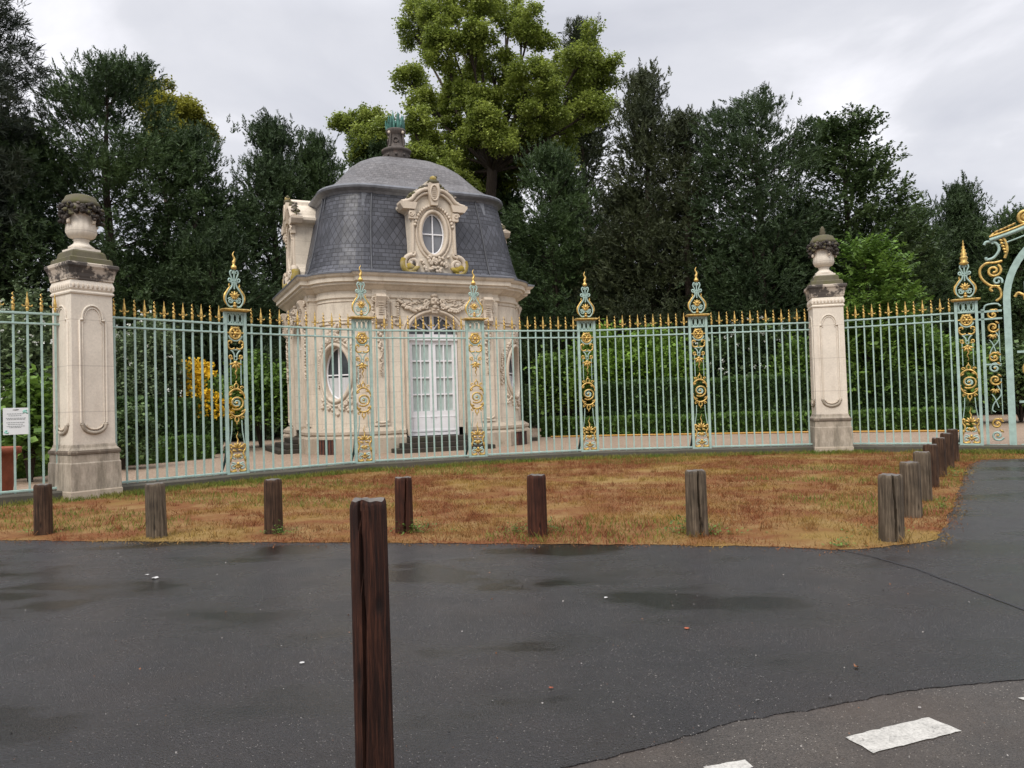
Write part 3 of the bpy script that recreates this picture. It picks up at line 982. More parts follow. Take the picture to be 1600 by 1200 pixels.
for s in (0, 1):
    b = MB()
    b.T = Matrix.Identity(4) if s == 0 else (Matrix.Translation((Wg, 0, 0)) @ Matrix.Scale(-1, 4, (1, 0, 0)))
    for z0, fl in ((3.06, 1), (2.78, -1), (2.1, 1), (1.86, 1), (1.6, -1), (.62, 1), (.36, -1)):
        b.tube(spiral(-.28, z0, .12, .02, .4 * fl, 1.35 * fl, 22), .024, GD if z0 not in (1.86, .36) else PG, 5)
        b.blob((-.28, -.01, z0), (.03, .03, .03), GD)
        b.blob((-.20, -.01, z0 + .1), (.06, .02, .025), DG, Matrix.Rotation(.7, 3, 'Y'))
    for z0 in (2.5, 1.28):
        b.tube([(-.17, 0, z0 - .5), (-.17, 0, z0 + .35)], .013, PG, 4); b.tube(crom([(-.25, 0, z0 + .2), (-.18, 0, z0), (-.32, 0, z0 - .2), (-.36, 0, z0 - .35), (-.3, 0, z0 - .4)], 5), .014, PG)
        b.tube(crom([(-.36, 0, z0 + .0), (-.3, 0, z0 - .1), (-.24, 0, z0 - .3)], 5), .012, PG); leaf_fan(b, (-.29, 0, z0 + .12), .11, GD, 5, 2.4, -1)
    # bracket beside the arch
    b.tube(crom([(-.2, 0, 3.36), (-.1, 0, 3.45), (-.12, 0, 3.62), (-.22, 0, 3.7), (-.3, 0, 3.64), (-.26, 0, 3.58)], 5), .027, GD, 6)
    b.tube(crom([(-.12, 0, 3.68), (-.3, 0, 3.72), (-.46, 0, 3.9), (-.48, 0, 4.1), (-.36, 0, 4.22), (-.2, 0, 4.22), (-.05, 0, 4.24)], 5), .027, GD, 6)
    b.tube(spiral(-.22, 4.04, .15, .03, 1.0, -1.5, 24), .028, GD, 6); b.tube(spiral(-.16, 3.8, .1, .02, -.5, 1.2, 18), .024, PG, 6)
    b.tube(crom([(-.36, 0, 4.36), (-.34, 0, 4.3), (-.2, 0, 4.34), (-.1, 0, 4.5), (-.16, 0, 4.66), (-.33, 0, 4.7), (-.38, 0, 4.64)], 5), .03, PG, 6)
    b.tube(crom([(.0, 0, 4.3), (.05, 0, 4.5), (.0, 0, 4.72), (-.12, 0, 4.86), (-.22, 0, 4.84), (-.2, 0, 4.76)], 5), .03, GD, 6)
    for i in range(6):
        b.blob((.02 - .02 * i, -.02, 4.42 + .07 * i), (.05, .03, .03), GD, Matrix.Rotation(.5, 3, 'Y'))
    b.box((-.22, 0, 4.72), (.04, .04, .16), PG)
    b.T = Matrix.Identity(4)
    b.build('scrollwork', gt)
b = MB()
cor = crom([(-.27, 0, 4.80), (.0, 0, 4.87), (.35, 0, 4.98), (.8, 0, 5.16), (1.3, 0, 5.36), (Wg / 2, 0, 5.44), (Wg - 1.3, 0, 5.36), (Wg - .8, 0, 5.16), (Wg - .35, 0, 4.98), (Wg, 0, 4.87), (Wg + .27, 0, 4.80)], 4)
b.tube(cor, .034, GD, 6, False, 2.2); b.tube([(p[0], p[1], p[2] - .07) for p in cor], .05, PG, 4, False, 1.6); b.tube([(p[0], p[1], p[2] - .24) for p in cor[2:-2]], .02, PG, 4)
for s in (0, 1):
    b.T = Matrix.Identity(4) if s == 0 else (Matrix.Translation((Wg, 0, 0)) @ Matrix.Scale(-1, 4, (1, 0, 0)))
    b.tube(spiral(.42, 5.17, .15, .03, -1.7, -1.6, 26), .04, GD, 6)
    for i in range(5):
        b.blob((-.14 + i * .08, -.02, 4.90 + i * .03), (.07, .04, .025), DG, Matrix.Rotation(-.5, 3, 'Y'))
b.T = Matrix.Identity(4)
b.build('crown', gt)
for s in (0, 1):
    b = MB()
    b.T = Matrix.Identity(4) if s == 0 else (Matrix.Translation((Wg, 0, 0)) @ Matrix.Scale(-1, 4, (1, 0, 0)))
    for x in (.35, .62, .89, 1.16, 1.43):
        ht = 3.2 + math.sqrt(max(0, (Wg / 2 - .25) ** 2 - (Wg / 2 - x) ** 2))
        b.box((x, 0, (.1 + ht) / 2), (.04, .04, ht - .1), PG)
    b.box((Wg / 2 - .04, 0, 2.6), (.07, .05, 5.0), PG); b.box((.95, 0, .14), (1.6, .05, .06), PG); b.box((.95, 0, 1.1), (1.6, .05, .05), PG); b.box((.95, 0, 2.2), (1.6, .05, .05), PG)
    for x, z in ((.4, 1.8), (.8, 1.75), (1.2, 1.8), (.45, .6), (.95, .6), (1.4, .6)):
        b.tube(spiral(x, z, .2, .03, .3, 1.5, 24), .03, GD, 6); b.tube(spiral(x, z - .3, .14, .02, 2, -1.4, 20), .024, PG, 6)
    b.tube(crom([(.15, 0, 3.42), (.22, 0, 3.5), (.34, 0, 3.44), (.45, 0, 3.5), (.54, 0, 3.42)], 5), .03, GD, 6); b.blob((.35, 0, 3.4), (.06, .05, .09), GD)
    for i in range(9):
        b.blob((.72 + .04 * math.sin(i), -.02, 3.5 + i * .09), (.10 - .006 * i, .05, .07), GD)
    b.build('gate_leaf', gt)

# ------------------------------------------------------------------ pavilion
PV = thing('pavilion', 'cream stone baroque pavilion with slate mansard roof, white door and stone urn on top', 'pavilion', (-3.876, 27.16, 0), R(25.0))
AM, AC, RC, CC = 3.56, 3.36, 1.2, 2.16
MW = 2.18
DW = 0.83


def corner_arc(d, n=14):
    r = RC + d
    f0 = math.asin((MW - CC + d) / r)
    return [(CC + r * math.sin(f0 + (PI / 2 - 2 * f0) * i / n), -(CC + r * math.cos(f0 + (PI / 2 - 2 * f0) * i / n))) for i in range(n + 1)]


def rot4(p, k):
    c, s = (1, 0, -1, 0)[k % 4], (0, 1, 0, -1)[k % 4]
    return (p[0] * c - p[1] * s, p[0] * s + p[1] * c)


def loop(d):
    out = []
    for k in range(4):
        side = [(-MW - d, -(AM + d)), (MW + d, -(AM + d))] + corner_arc(d)
        out += [rot4(p, k) for p in side]
    return out


def four(o, cap=None):
    for k in range(1, 4):
        dup(o, PV, None, k * PI / 2)


# plinth between the doors
b = MB()
prof = [(.24, -.1), (.24, .48), (.2, .53), (.17, .56), (.21, .6), (.21, .68), (.14, .73), (.06, .8), (-.05, .8)]
rings = []
for d_, z in prof:
    a = [(DW + .22, -(AM + d_)), (MW + d_, -(AM + d_))] + corner_arc(d_) + [(AM + d_, -MW - d_), (AM + d_, -(DW + .22))]
    rings.append([(p[0], p[1], z) for p in a])
b.rings(rings, 'plinth_stone', False, False, False)
for e in (0, -1):
    b.add([r[e] for r in rings] + [((rings[0][e][0]), rings[0][e][1] + .5, -.1) if e == 0 else (rings[0][e][0] - .5, rings[0][e][1], -.1)], [list(range(len(rings) + 1))], 'plinth_stone')
# jamb blocks beside the doors
b.box((DW + .20, -AM + .05, .4), (.10, .44, .9), 'plinth_stone')
pl = b.build('plinth', PV); four(pl)
# cellar vent on the curved corner plinth
b = MB()
va = PI / 4 - .16
px, py = CC + (RC + .245) * math.sin(va), -(CC + (RC + .245) * math.cos(va))
b.T = Matrix.Translation((px, py, 0)) @ Matrix.Rotation(va, 4, 'Z')
b.box((0, -.01, .24), (.62, .06, .46), 'rust_red'); b.box((0, -.02, .49), (.72, .1, .05), 'plinth_stone')
for i in range(5):
    b.box((-.24 + .12 * i, -.05, .24), (.02, .02, .44), 'dark_interior')
b.T = Matrix.Identity(4)
ve = b.build('cellar_vent', PV); four(ve)

# facades with arched opening
Zs, Zt = 3.6, 4.98
hole_arc = [(DW * 1.02 * math.cos(R(a)), Zs + .68 * math.sin(R(a))) for a in range(0, 181, 10)]
outl = [(-MW, .7), (-DW * 1.02, .7)] + hole_arc[::-1] + [(DW * 1.02, .7), (MW, .7), (MW, Zt), (-MW, Zt)]
b = MB(); b.prism(outl, -AM, -AM + .42, 'limestone')
fw = b.build('facade_wall', PV); four(fw)
# architrave and panels
b = MB()
y = -AM
arch_path = [(DW * 1.1, y - .02, .5), (DW * 1.1, y - .02, Zs)] + [(DW * 1.1 * math.cos(R(a)), y - .02, Zs + .75 * math.sin(R(a))) for a in range(10, 180, 10)] + [(-DW * 1.1, y - .02, Zs), (-DW * 1.1, y - .02, .5)]
b.tube(arch_path, .055, 'carved_limestone', 6)
b.tube([(p[0] * 1.13, p[1] + .01, Zs + (p[2] - Zs) * (1.12 if p[2] > Zs else 1)) for p in arch_path], .035, 'carved_limestone', 6)
for s in (-1, 1):
    b.box((s * 1.75, y - .03, 2.9), (.46, .07, 4.1), 'limestone')
    b.tube([(s * 1.55, y - .07, .95), (s * 1.55, y - .07, 4.5)], .02, 'carved_limestone', 5); b.tube([(s * 1.95, y - .07, .95), (s * 1.95, y - .07, 4.5)], .02, 'carved_limestone', 5)
    b.tube([(s * 1.75 + .2 * math.cos(R(a)), y - .07, 1.05 + .12 * math.sin(R(a))) for a in range(180, 361, 15)], .026, 'carved_limestone', 5)
    b.tube(spiral(s * 1.22, 4.0, .16, .04, PI / 2, 1.1 * s, 16, y - .03), .035, 'carved_limestone', 5)
    b.tube([(s * 1.22, y - .02, 4.16), (s * 1.38, y - .02, 4.16), (s * 1.38, y - .02, 4.6)], .025, 'carved_limestone', 5)
four(b.build('door_architrave', PV))
# consoles with drops
rg = random.Random(21)
for s in (-1, 1):
    b = MB()
    cx = s * 1.75
    pr = [(.10, 3.95), (.2, 4.05), (.17, 4.2), (.13, 4.4), (.2, 4.6), (.26, 4.72), (.22, 4.8)]
    rings = [[(cx - .15, y - .05, z), (cx - .15, y - .05 - dd, z), (cx + .15, y - .05 - dd, z), (cx + .15, y - .05, z)] for dd, z in pr]
    b.rings(rings, 'carved_limestone', True, True)
    for q in range(6):
        b.box((cx, y - .05 - .19, 4.2 + q * .07), (.16, .03, .022), 'carved_limestone')
    for e in (-1, 1):
        b.tube(spiral(cx + e * .17, 4.66, .10, .03, 0, 1.2 * e, 14, y - .14), .03, 'carved_limestone', 5)
        b.tube(spiral(cx + e * .17, 4.2, .07, .02, 0, 1.2 * e, 12, y - .12), .025, 'carved_limestone', 5)
        for q in range(7):
            b.blob((cx + e * (.2 + rg.uniform(-.02, .04)), y - .08, 4.55 - q * .1), (.05, .04, .05), 'carved_limestone')
    for q in range(26):
        tq = q / 25
        b.blob((cx + rg.uniform(-.1, .1) * (1.1 - tq), y - .10, 3.88 - tq * 1.5), (.065 * (1.15 - tq), .05, .06), 'carved_limestone', Matrix.Rotation(rg.uniform(-1, 1), 3, 'Y'))
    four(b.build('console', PV))
# mask, cartouche and garlands above the door
b = MB()
b.blob((0, y - .08, 4.64), (.15, .12, .17), 'carved_limestone'); b.blob((0, y - .19, 4.63), (.03, .045, .06), 'carved_limestone'); b.blob((0, y - .11, 4.47), (.10, .07, .08), 'carved_limestone')
for s in (-1, 1):
    b.blob((s * .065, y - .17, 4.69), (.05, .03, .025), 'carved_limestone'); b.blob((s * .08, y - .15, 4.58), (.06, .05, .05), 'carved_limestone')
    b.tube(spiral(s * .26, 4.62, .1, .03, 0, s * 1.3, 14, y - .08), .03, 'carved_limestone', 5)
    b.tube(spiral(s * .27, 4.46, .07, .03, 2, -s * 1.3, 14, y - .08), .03, 'carved_limestone', 5)
    for q in range(40):
        tq = q / 39
        x = s * (.2 + tq * .95); z = 4.60 - .26 * math.sin(PI * tq) + .04 * tq
        b.blob((x, y - .07, z + rg.uniform(-.05, .05)), (.06, .055, .05), 'carved_limestone', Matrix.Rotation(rg.uniform(0, 3), 3, 'Y'))
    for q in range(26):
        b.blob((s * rg.uniform(.3, 1.2), y - .02, rg.uniform(4.5, 4.8)), (.09, .03, .028), 'carved_limestone', Matrix.Rotation(rg.uniform(-.9, .9), 3, 'Y'))
    for q in range(8):
        b.blob((s * 1.17, y - .05, 4.55 - q * .07), (.05 - .003 * q, .04, .045), 'carved_limestone')
for q in range(7):
    b.blob((rg.uniform(-.12, .12), y - .1, 4.40 + rg.uniform(-.05, .07)), (.055, .045, .04), 'carved_limestone')
b.box((0, y - .02, 4.36), (.18, .14, .16), 'carved_limestone', 0, 1.3)
b.blob((0, y - .08, 4.82), (.14, .09, .07), 'carved_limestone')
four(b.build('mask_carving', PV))

# curved corner walls with an oval opening
OA, OB, OZ = .46, .80, 2.46


def cyl(u, z, d=0.0):
    r = RC + d
    f = PI / 4 + u / RC
    return (CC + r * math.sin(f), -(CC + r * math.cos(f)), z)


f0 = math.asin((MW - CC) / RC)
UH = (PI / 4 - f0) * RC
b = MB()
rings = []
N = 96
for k in range(9):
    t = k / 8
    ring = []
    for i in range(N):
        a = 2 * PI * i / N
        ex, ez = OA * math.cos(a), OZ + OB * math.sin(a)
        # rectangle boundary hit by this direction
        dx, dz = math.cos(a) * OA, math.sin(a) * OB
        cand = []
        if abs(dx) > 1e-9:
            cand.append((UH if dx > 0 else -UH) / dx)
        if abs(dz) > 1e-9:
            cand.append(((Zt - OZ) if dz > 0 else (.7 - OZ)) / dz)
        m_ = min(cand)
        bx, bz = dx * m_, OZ + dz * m_
        ring.append(cyl(ex + (bx - ex) * t, ez + (bz - ez) * t))
    rings.append(ring)
b.rings(rings, 'limestone', smooth=False)
# fill the rectangle's own corners
for sx in (-1, 1):
    for zc_ in (.7, Zt):
        c_ = cyl(sx * UH, zc_)
        near = [p for p in rings[-1]]
        best = sorted(range(N), key=lambda i: (Vector(near[i]) - Vector(c_)).length)[:2]
        b.add([near[best[0]], near[best[1]], c_], [(0, 1, 2)], 'limestone')
nd = Vector((math.sin(PI / 4), -math.cos(PI / 4), 0))
inner = [tuple(Vector(p) * 1 - nd * .3) for p in rings[0]]
b.rings([inner, rings[0]], 'carved_limestone')
cw = b.build('curved_wall', PV); four(cw)
# oval window
dg = Matrix.Rotation(PI / 4, 4, 'Z')
yw = -(CC * math.sqrt(2) + RC) + .26
b = MB(); b.T = dg
b.add([(p[0], yw + .03, p[2]) for p in ell(0, OZ, OA + .05, OB + .05, 40)], [list(range(40))], 'window_glass')
b.T = Matrix.Identity(4)
ow = b.build('oval_window', PV)
b = MB(); b.T = dg
b.tube(ell(0, OZ, OA - .02, OB - .02, 40, yw), .035, 'white_paint', 6, True)
b.box((0, yw - .005, OZ), (.05, .05, OB * 2), 'white_paint'); b.box((0, yw + .002, OZ - .05), (OA * 2, .04, .04), 'white_paint')
b.T = Matrix.Identity(4); b.build('window_bars', ow)
b = MB(); b.T = dg
pts = [(p[0], yw + .025, p[2]) for p in ell(0, OZ, OA, OB, 40) if p[2] < OZ - .05]
b.add(pts, [list(range(len(pts)))], 'pale_curtain'); b.T = Matrix.Identity(4); b.build('curtain', ow)
four(ow)
# carved surround of the oval
b = MB()
for k_, (g, rr_) in enumerate(((.06, .06), (.19, .035))):
    b.tube([cyl((OA + g) * math.cos(R(a)), OZ + (OB + g) * math.sin(R(a)), .02) for a in range(0, 360, 8)], rr_, 'carved_limestone', 6, True)
for i in range(90):
    a = rg.uniform(25, 155) if i < 55 else rg.uniform(225, 315)
    g = rg.uniform(.2, .34 if i < 55 else .5)
    b.blob(cyl((OA + g) * math.cos(R(a)), OZ + (OB + g) * math.sin(R(a)), .02), (.07, .06, .05), 'carved_limestone', Matrix.Rotation(rg.uniform(0, 3), 3, 'Y'))
for i in range(30):
    b.blob(cyl(rg.uniform(-.22, .22), OZ + OB + .32 + rg.uniform(-.08, .3), .03), (.08, .06, .05), 'carved_limestone', Matrix.Rotation(rg.uniform(0, 3), 3, 'Y'))
for s in (-1, 1):
    for q in range(14):
        b.blob(cyl(s * (OA + .27 + rg.uniform(-.04, .04)), OZ + .5 - q * .07, .02), (.045, .04, .05), 'carved_limestone')
b.tube([cyl(u * .9, 3.95, .02) for u in (-.7, -.4, 0, .4, .7)], .03, 'carved_limestone', 5)
pan = [(-.85, 4.05), (.85, 4.05), (.85, 4.62), (-.85, 4.62)]
b.tube([cyl(-.85 + 1.7 * i / 10, 4.62, .005) for i in range(11)] + [cyl(.85, 4.05, .005)] + [cyl(.85 - 1.7 * i / 10, 4.05, .005) for i in range(11)], .022, 'carved_limestone', 5, True)
four(b.build('oval_surround', PV))

# cornice and lead flashing
b = MB()
prof = [(0.0, 4.70), (.05, 4.73), (.05, 4.82), (.02, 4.83), (.02, 4.93), (.08, 4.96), (.16, 5.03), (.24, 5.09), (.27, 5.1), (.27, 5.16), (.34, 5.18), (.34, 5.30), (.40, 5.34), (.44, 5.40), (.44, 5.43), (0, 5.47)]
b.rings([[(p[0], p[1], z) for p in loop(d_)] for d_, z in prof], 'limestone')
b.build('cornice', PV)
b = MB()
b.rings([[(p[0], p[1], z) for p in loop(d_)] for d_, z in ((.455, 5.405), (.46, 5.455), (.40, 5.475), (.18, 5.53), (-.1, 5.56))], 'lead_sheet')
b.build('lead_flashing', PV)


# slate roof with uv in metres
def rsq(h, s, ns=6, na=10):
    out = []
    r = h - s
    for k in range(4):
        side = [(-s + 2 * s * i / ns, -h) for i in range(ns)]
        side += [(s + r * math.sin(PI / 2 * i / na), -(s + r * math.cos(PI / 2 * i / na))) for i in range(na)]
        out += [rot4(p, k) for p in side]
    return out


def slate_roof(name, prof, mat, smooth=False):
    rings = [rsq(h, s) for h, s, z in prof]
    n = len(rings[0])
    base = rings[0]
    u = [0.0]
    for i in range(n):
        a, c = Vector(base[i]), Vector(base[(i + 1) % n]); u.append(u[-1] + (c - a).length)
    v = [0.0]
    for k in range(1, len(prof)):
        v.append(v[-1] + math.hypot(prof[k][0] - prof[k - 1][0], prof[k][2] - prof[k - 1][2]))
    bm = bmesh.new(); uvl = bm.loops.layers.uv.new('UVMap')
    vs = [[bm.verts.new((p[0], p[1], prof[k][2])) for p in r] for k, r in enumerate(rings)]
    for k in range(len(prof) - 1):
        for i in range(n):
            j = (i + 1) % n
            f = bm.faces.new((vs[k][i], vs[k][j], vs[k + 1][j], vs[k + 1][i])); f.smooth = smooth
            for lp, (uu, vv) in zip(f.loops, ((u[i], v[k]), (u[i + 1], v[k]), (u[i + 1], v[k + 1]), (u[i], v[k + 1]))):
                lp[uvl].uv = (uu, vv)
    me = bpy.data.meshes.new(name); bm.to_mesh(me); bm.free(); me.materials.append(MATS[mat])
    o = bpy.data.objects.new(name, me); COL.objects.link(o); o.parent = PV
    return o


rprof = [(3.62, 1.95, 5.50), (3.5, 1.93, 5.72), (3.37, 1.9, 6.2), (3.24, 1.86, 6.8), (3.12, 1.81, 7.4), (3.0, 1.75, 7.95), (2.94, 1.72, 8.2)]
slate_roof('mansard_roof', rprof, 'roof_slate')
b = MB()
b.rings([[(p[0], p[1], z) for p in rsq(h, 1.72)] for h, z in ((2.92, 8.02), (2.99, 8.06), (3.03, 8.12), (3.1, 8.16), (3.16, 8.2), (3.18, 8.26), (3.14, 8.32), (3.0, 8.36), (2.7, 8.4))], 'lead_sheet')
b.build('roof_moulding', PV)
slate_roof('dome_roof', [(2.98, 1.72, 8.36), (2.8, 1.6, 8.46), (2.5, 1.4, 8.72), (2.24, 1.2, 9.03), (1.95, 1.0, 9.37), (1.62, .8, 9.64), (1.22, .6, 9.86), (.75, .4, 10.03), (.3, .15, 10.12), (.06, .03, 10.14)], 'dome_slate')
# hip rolls and lead aprons on the mansard
for s in (-1, 1):
    b = MB()
    if True:
        b.tube([(s * w, -(h + .012), z) for h, w, z in rprof], .035, 'dark_lead', 6)
        for off in (-.2, .2):
            x0, h0, z0 = s * (1.74 + off), 2.985, 7.84
            b.add([(x0 - .13, -h0 - .06, z0 - .2), (x0 + .13, -h0 - .06, z0 - .2), (x0 + .11, -h0 + .02, z0 + .22), (x0 - .11, -h0 + .02, z0 + .22)], [(0, 1, 2, 3)], 'lead_sheet')
            b.rings([[(x0 - .13, -h0 - .06, z0 - .2), (x0 + .13, -h0 - .06, z0 - .2)], [(x0 - .13, -h0 + .1, z0 - .22), (x0 + .13, -h0 + .1, z0 - .22)]], 'lead_sheet', closed=False)
    four(b.build('hip_roll', PV))

# dormers
right = [(.0, 0), (.82, 0), (.95, .06), (1.01, .18), (1.0, .34), (.90, .47), (.80, .54), (.76, .64), (.735, 1.0), (.735, 1.88), (.78, 1.93), (.93, 1.99), (1.0, 2.06), (1.0, 2.14), (.84, 2.17), (.70, 2.27), (.58, 2.44), (.42, 2.60), (.24, 2.72), (.22, 2.84), (.10, 2.92), (0, 2.95)]
outl = [(x, z + 5.5) for x, z in right] + [(-x, z + 5.5) for x, z in right[::-1][1:-1]]
DY = -3.72
DA, DB, DZ = .37, .64, 6.74
hole = [(DA * math.cos(2 * PI * i / 36), DZ + DB * math.sin(2 * PI * i / 36)) for i in range(36)]
b = MB()
b.prism(outl, DY, -2.2, 'limestone', hole)
dm = b.build('dormer', PV)
b = MB()
b.add([(p[0], DY + .14, p[2]) for p in ell(0, DZ, DA + .06, DB + .06, 36)], [list(range(36))], 'grey_glass')
b.tube(ell(0, DZ, DA - .02, DB - .02, 36, DY + .10), .028, 'white_paint', 6, True)
b.box((0, DY + .11, DZ), (.04, .04, DB * 2), 'white_paint'); b.box((0, DY + .118, DZ), (DA * 2, .035, .04), 'white_paint')
b.build('dormer_window', dm)
b = MB()
LM = 'carved_limestone'
b.tube(ell(0, DZ, DA + .06, DB + .06, 40, DY - .02), .06, LM, 6, True); b.tube(ell(0, DZ, DA + .19, DB + .18, 40, DY - .01), .04, LM, 6, True)
for s in (-1, 1):
    b.tube([(s * .69, DY - .02, 6.1), (s * .66, DY - .02, 7.35)], .055, LM, 6)
    b.box((s * .7, DY - .05, 7.28), (.2, .14, .26), LM); b.tube(spiral(s * .74, 7.3, .09, .02, 0, 1.3 * s, 14, DY - .12), .03, LM, 5)
    # entablature return and curved pediment
    b.prism([(s * .62, 7.44), (s * 1.0, 7.44), (s * 1.06, 7.52), (s * 1.1, 7.58), (s * 1.1, 7.65), (s * .55, 7.65)][::s], DY - .16, DY + .2, LM)
    ped = crom([(s * 1.02, DY - .05, 7.64), (s * .75, DY - .05, 7.72), (s * .56, DY - .05, 7.92), (s * .36, DY - .05, 8.06), (s * .2, DY - .05, 8.1)], 5)
    b.tube(ped, .075, LM, 6, False, 1.6); b.tube([(p[0] * .93, p[1] - .02, p[2] - .12) for p in ped], .05, LM, 6)
    for q in range(9):
        a = R(90 - s * (14 + q * 7.5))
        b.blob(((DA + .27) * math.cos(a), DY - .07, DZ + (DB + .22) * math.sin(a)), (.055, .04, .06), LM)
    # moss and acroterion leaves along the pediment
    for q in range(16):
        tq = q / 15
        b.blob((s * (.22 + .6 * tq + rg.uniform(-.03, .03)), DY - .02 + rg.uniform(-.05, .15), 8.24 - .46 * tq ** 1.2 + rg.uniform(-.05, .05)), (.07, .08, .06), 'mossy_stone' if q % 3 else 'black_stained_stone')
    # big bottom volutes
    b.tube(spiral(s * .74, 5.76, .27, .05, PI / 2 if s > 0 else PI / 2, -s * 1.6, 30, DY - .05), [.085 - .0015 * i for i in range(31)], 'carved_limestone', 7, False, 1.4)
    b.tube([(s * (.74 + .285 * math.cos(R(a))), DY - .04, 5.76 + .285 * math.sin(R(a)) - .0) for a in range(-110, 31, 10)], .085, 'lichen_stone', 7, False, 1.6)
    b.blob((s * .74, DY - .08, 5.76), (.12, .1, .12), 'black_stained_stone')
    b.blob((s * .82, DY - .10, 5.66), (.19, .09, .14), 'lichen_stone')
    b.blob((s * .66, DY - .09, 5.6), (.2, .1, .09), 'lichen_stone', Matrix.Rotation(s * .5, 3, 'Y'))
    b.tube(crom([(s * .62, DY - .04, 6.15), (s * .64, DY - .04, 6.05), (s * .78, DY - .04, 6.0), (s * .9, DY - .04, 5.94)], 4), .05, LM, 6)
for i in range(46):
    b.blob((rg.gauss(0, .2), DY - .07, rg.uniform(5.55, 6.05)), (.075, .06, .05), LM, Matrix.Rotation(rg.uniform(0, 3), 3, 'Y'))
# cartouche keystone
b.prism([(-.1, 7.6), (.1, 7.6), (.2, 8.05), (.16, 8.3), (-.16, 8.3), (-.2, 8.05)], DY - .18, DY + .1, LM)
b.tube(ell(0, 7.98, .13, .24, 18, DY - .2), .03, LM, 5, True)
b.blob((0, DY - .1, 8.34), (.22, .14, .09), 'mossy_stone'); b.blob((0, DY - .1, 8.44), (.13, .1, .1), 'lichen_stone'); b.blob((.08, DY - .1, 8.5), (.06, .06, .06), 'mossy_stone')
for q in range(6):
    b.box((0, DY - .195, 7.82 + q * .06), (.12, .02, .018), LM)
b.build('dormer_carving', dm)
four(dm)

# door of each face
b = MB()
dy = -AM + .30
b.box((0, dy - .03, 3.56), (2 * DW, .10, .16), 'white_paint'); b.box((0, dy - .05, 3.47), (2 * DW, .12, .05), 'white_paint')
for s in (-1, 1):
    b.box((s * (DW - .04), dy, 1.98), (.08, .1, 3.06), 'white_paint')
dr_ = b.build('door', PV)
for s in (-1, 1):
    b = MB()
    x0, x1 = (.02, DW - .08)
    xc = s * (x0 + x1) / 2; w = x1 - x0
    b.box((xc, dy + .005, .80), (w, .06, .66), 'white_paint')
    b.box((xc, dy - .03, .80), (w - .16, .02, .46), 'white_paint', bev=.006)
    b.box((xc, dy + .005, 3.38), (w, .06, .12), 'white_paint'); b.box((xc, dy + .005, 1.18), (w, .06, .1), 'white_paint')
    for xx in (x0 + .045, x1 - .045):
        b.box((s * xx, dy, 2.28), (.09, .065, 2.1), 'white_paint')
    b.box((xc, dy + .004, 2.28), (.045, .05, 2.1), 'white_paint')
    for i in range(1, 4):
        b.box((xc, dy + .003, 1.23 + i * .525), (w - .1, .045, .045), 'white_paint')
    b.box((xc, dy - .03, 1.05), (w, .03, .03), 'white_paint'); b.box((xc, dy - .035, .62), (w, .03, .05), 'white_paint')
    lf = b.build('door_leaf', dr_)
    b = MB(); b.box((xc, dy + .035, 2.28), (w - .1, .012, 2.15), 'curtain'); b.build('curtained_panes', dr_)
b = MB()
lun = [(DW * .98 * math.cos(R(a)), Zs + .04 + .64 * math.sin(R(a))) for a in range(0, 181, 10)]
b.add([(p[0], dy + .05, p[1]) for p in lun], [list(range(len(lun)))], 'window_glass')
b.tube([(p[0] * .97, dy, p[1] - .02) for p in lun], .045, 'white_paint', 6)
b.box((0, dy - .005, Zs + .32), (.14, .07, .64), 'white_paint')
for a in (28, 62, 118, 152):
    b.tube([(.12 * math.cos(R(a)), dy, Zs + .08 + .12 * math.sin(R(a))), (.95 * DW * math.cos(R(a)), dy, Zs + .04 + .6 * math.sin(R(a)))], .03, 'white_paint', 4)
b.build('fanlight', dr_)
four(dr_)
# steps
b = MB()
for i, (z, dd, hw) in enumerate(((.0, .95, 1.55), (.15, .66, 1.3), (.30, .38, 1.06))):
    b.box((0, -AM - dd / 2 + .15, z + .075), (2 * hw, dd + .3, .148), 'step_stone', bev=.015)
st = b.build('steps', PV); four(st)
# inner walls block light
b = MB(); b.rings([[(p[0], p[1], z) for p in rsq(3.1, 1.6)] for z in (.1, 5.4)], 'dark_interior', False, True); b.build('interior', PV)
# urn with bronze flames on the dome
b = MB()
zz = 10.08
b.lathe([(r_, zz + z_ * .82) for r_, z_ in ((.42, 0), (.44, .08), (.47, .2), (.45, .34), (.47, .38), (.52, .42), (.53, .5), (.48, .54), (.38, .58), (.31, .66), (.28, .8), (.26, 1.0), (.255, 1.14), (.27, 1.18), (.33, 1.26), (.36, 1.36), (.35, 1.41), (.2, 1.43))], 'finial_stone', 28)
fu = b.build('roof_urn', PV)
b = MB()
for k in range(10):
    a = k * 2 * PI / 10
    b.blob((.465 * math.cos(a), .465 * math.sin(a), zz + .18), (.06, .06, .06), 'finial_stone')
for k in range(4):
    a = k * PI / 2 + .5
    b.blob((.34 * math.cos(a), .34 * math.sin(a), zz + 1.01), (.06, .06, .07), 'carved_limestone')
    b.tube([((.3 + .05 * tt) * math.cos(a + .1), (.3 + .05 * tt) * math.sin(a + .1), zz + .97 - tt * .45) for tt in (0, .3, .6, 1)], .035, 'finial_stone', 5)
    a += .75
    b.tube([(.29 * math.cos(a) - .09 * math.sin(a) * math.cos(q), .29 * math.sin(a) + .09 * math.cos(a) * math.cos(q), zz + .74 + .09 * math.sin(q)) for q in [i * .7 for i in range(9)]], .026, 'finial_stone', 5, True)
b.build('urn_carving', fu)
b = MB()
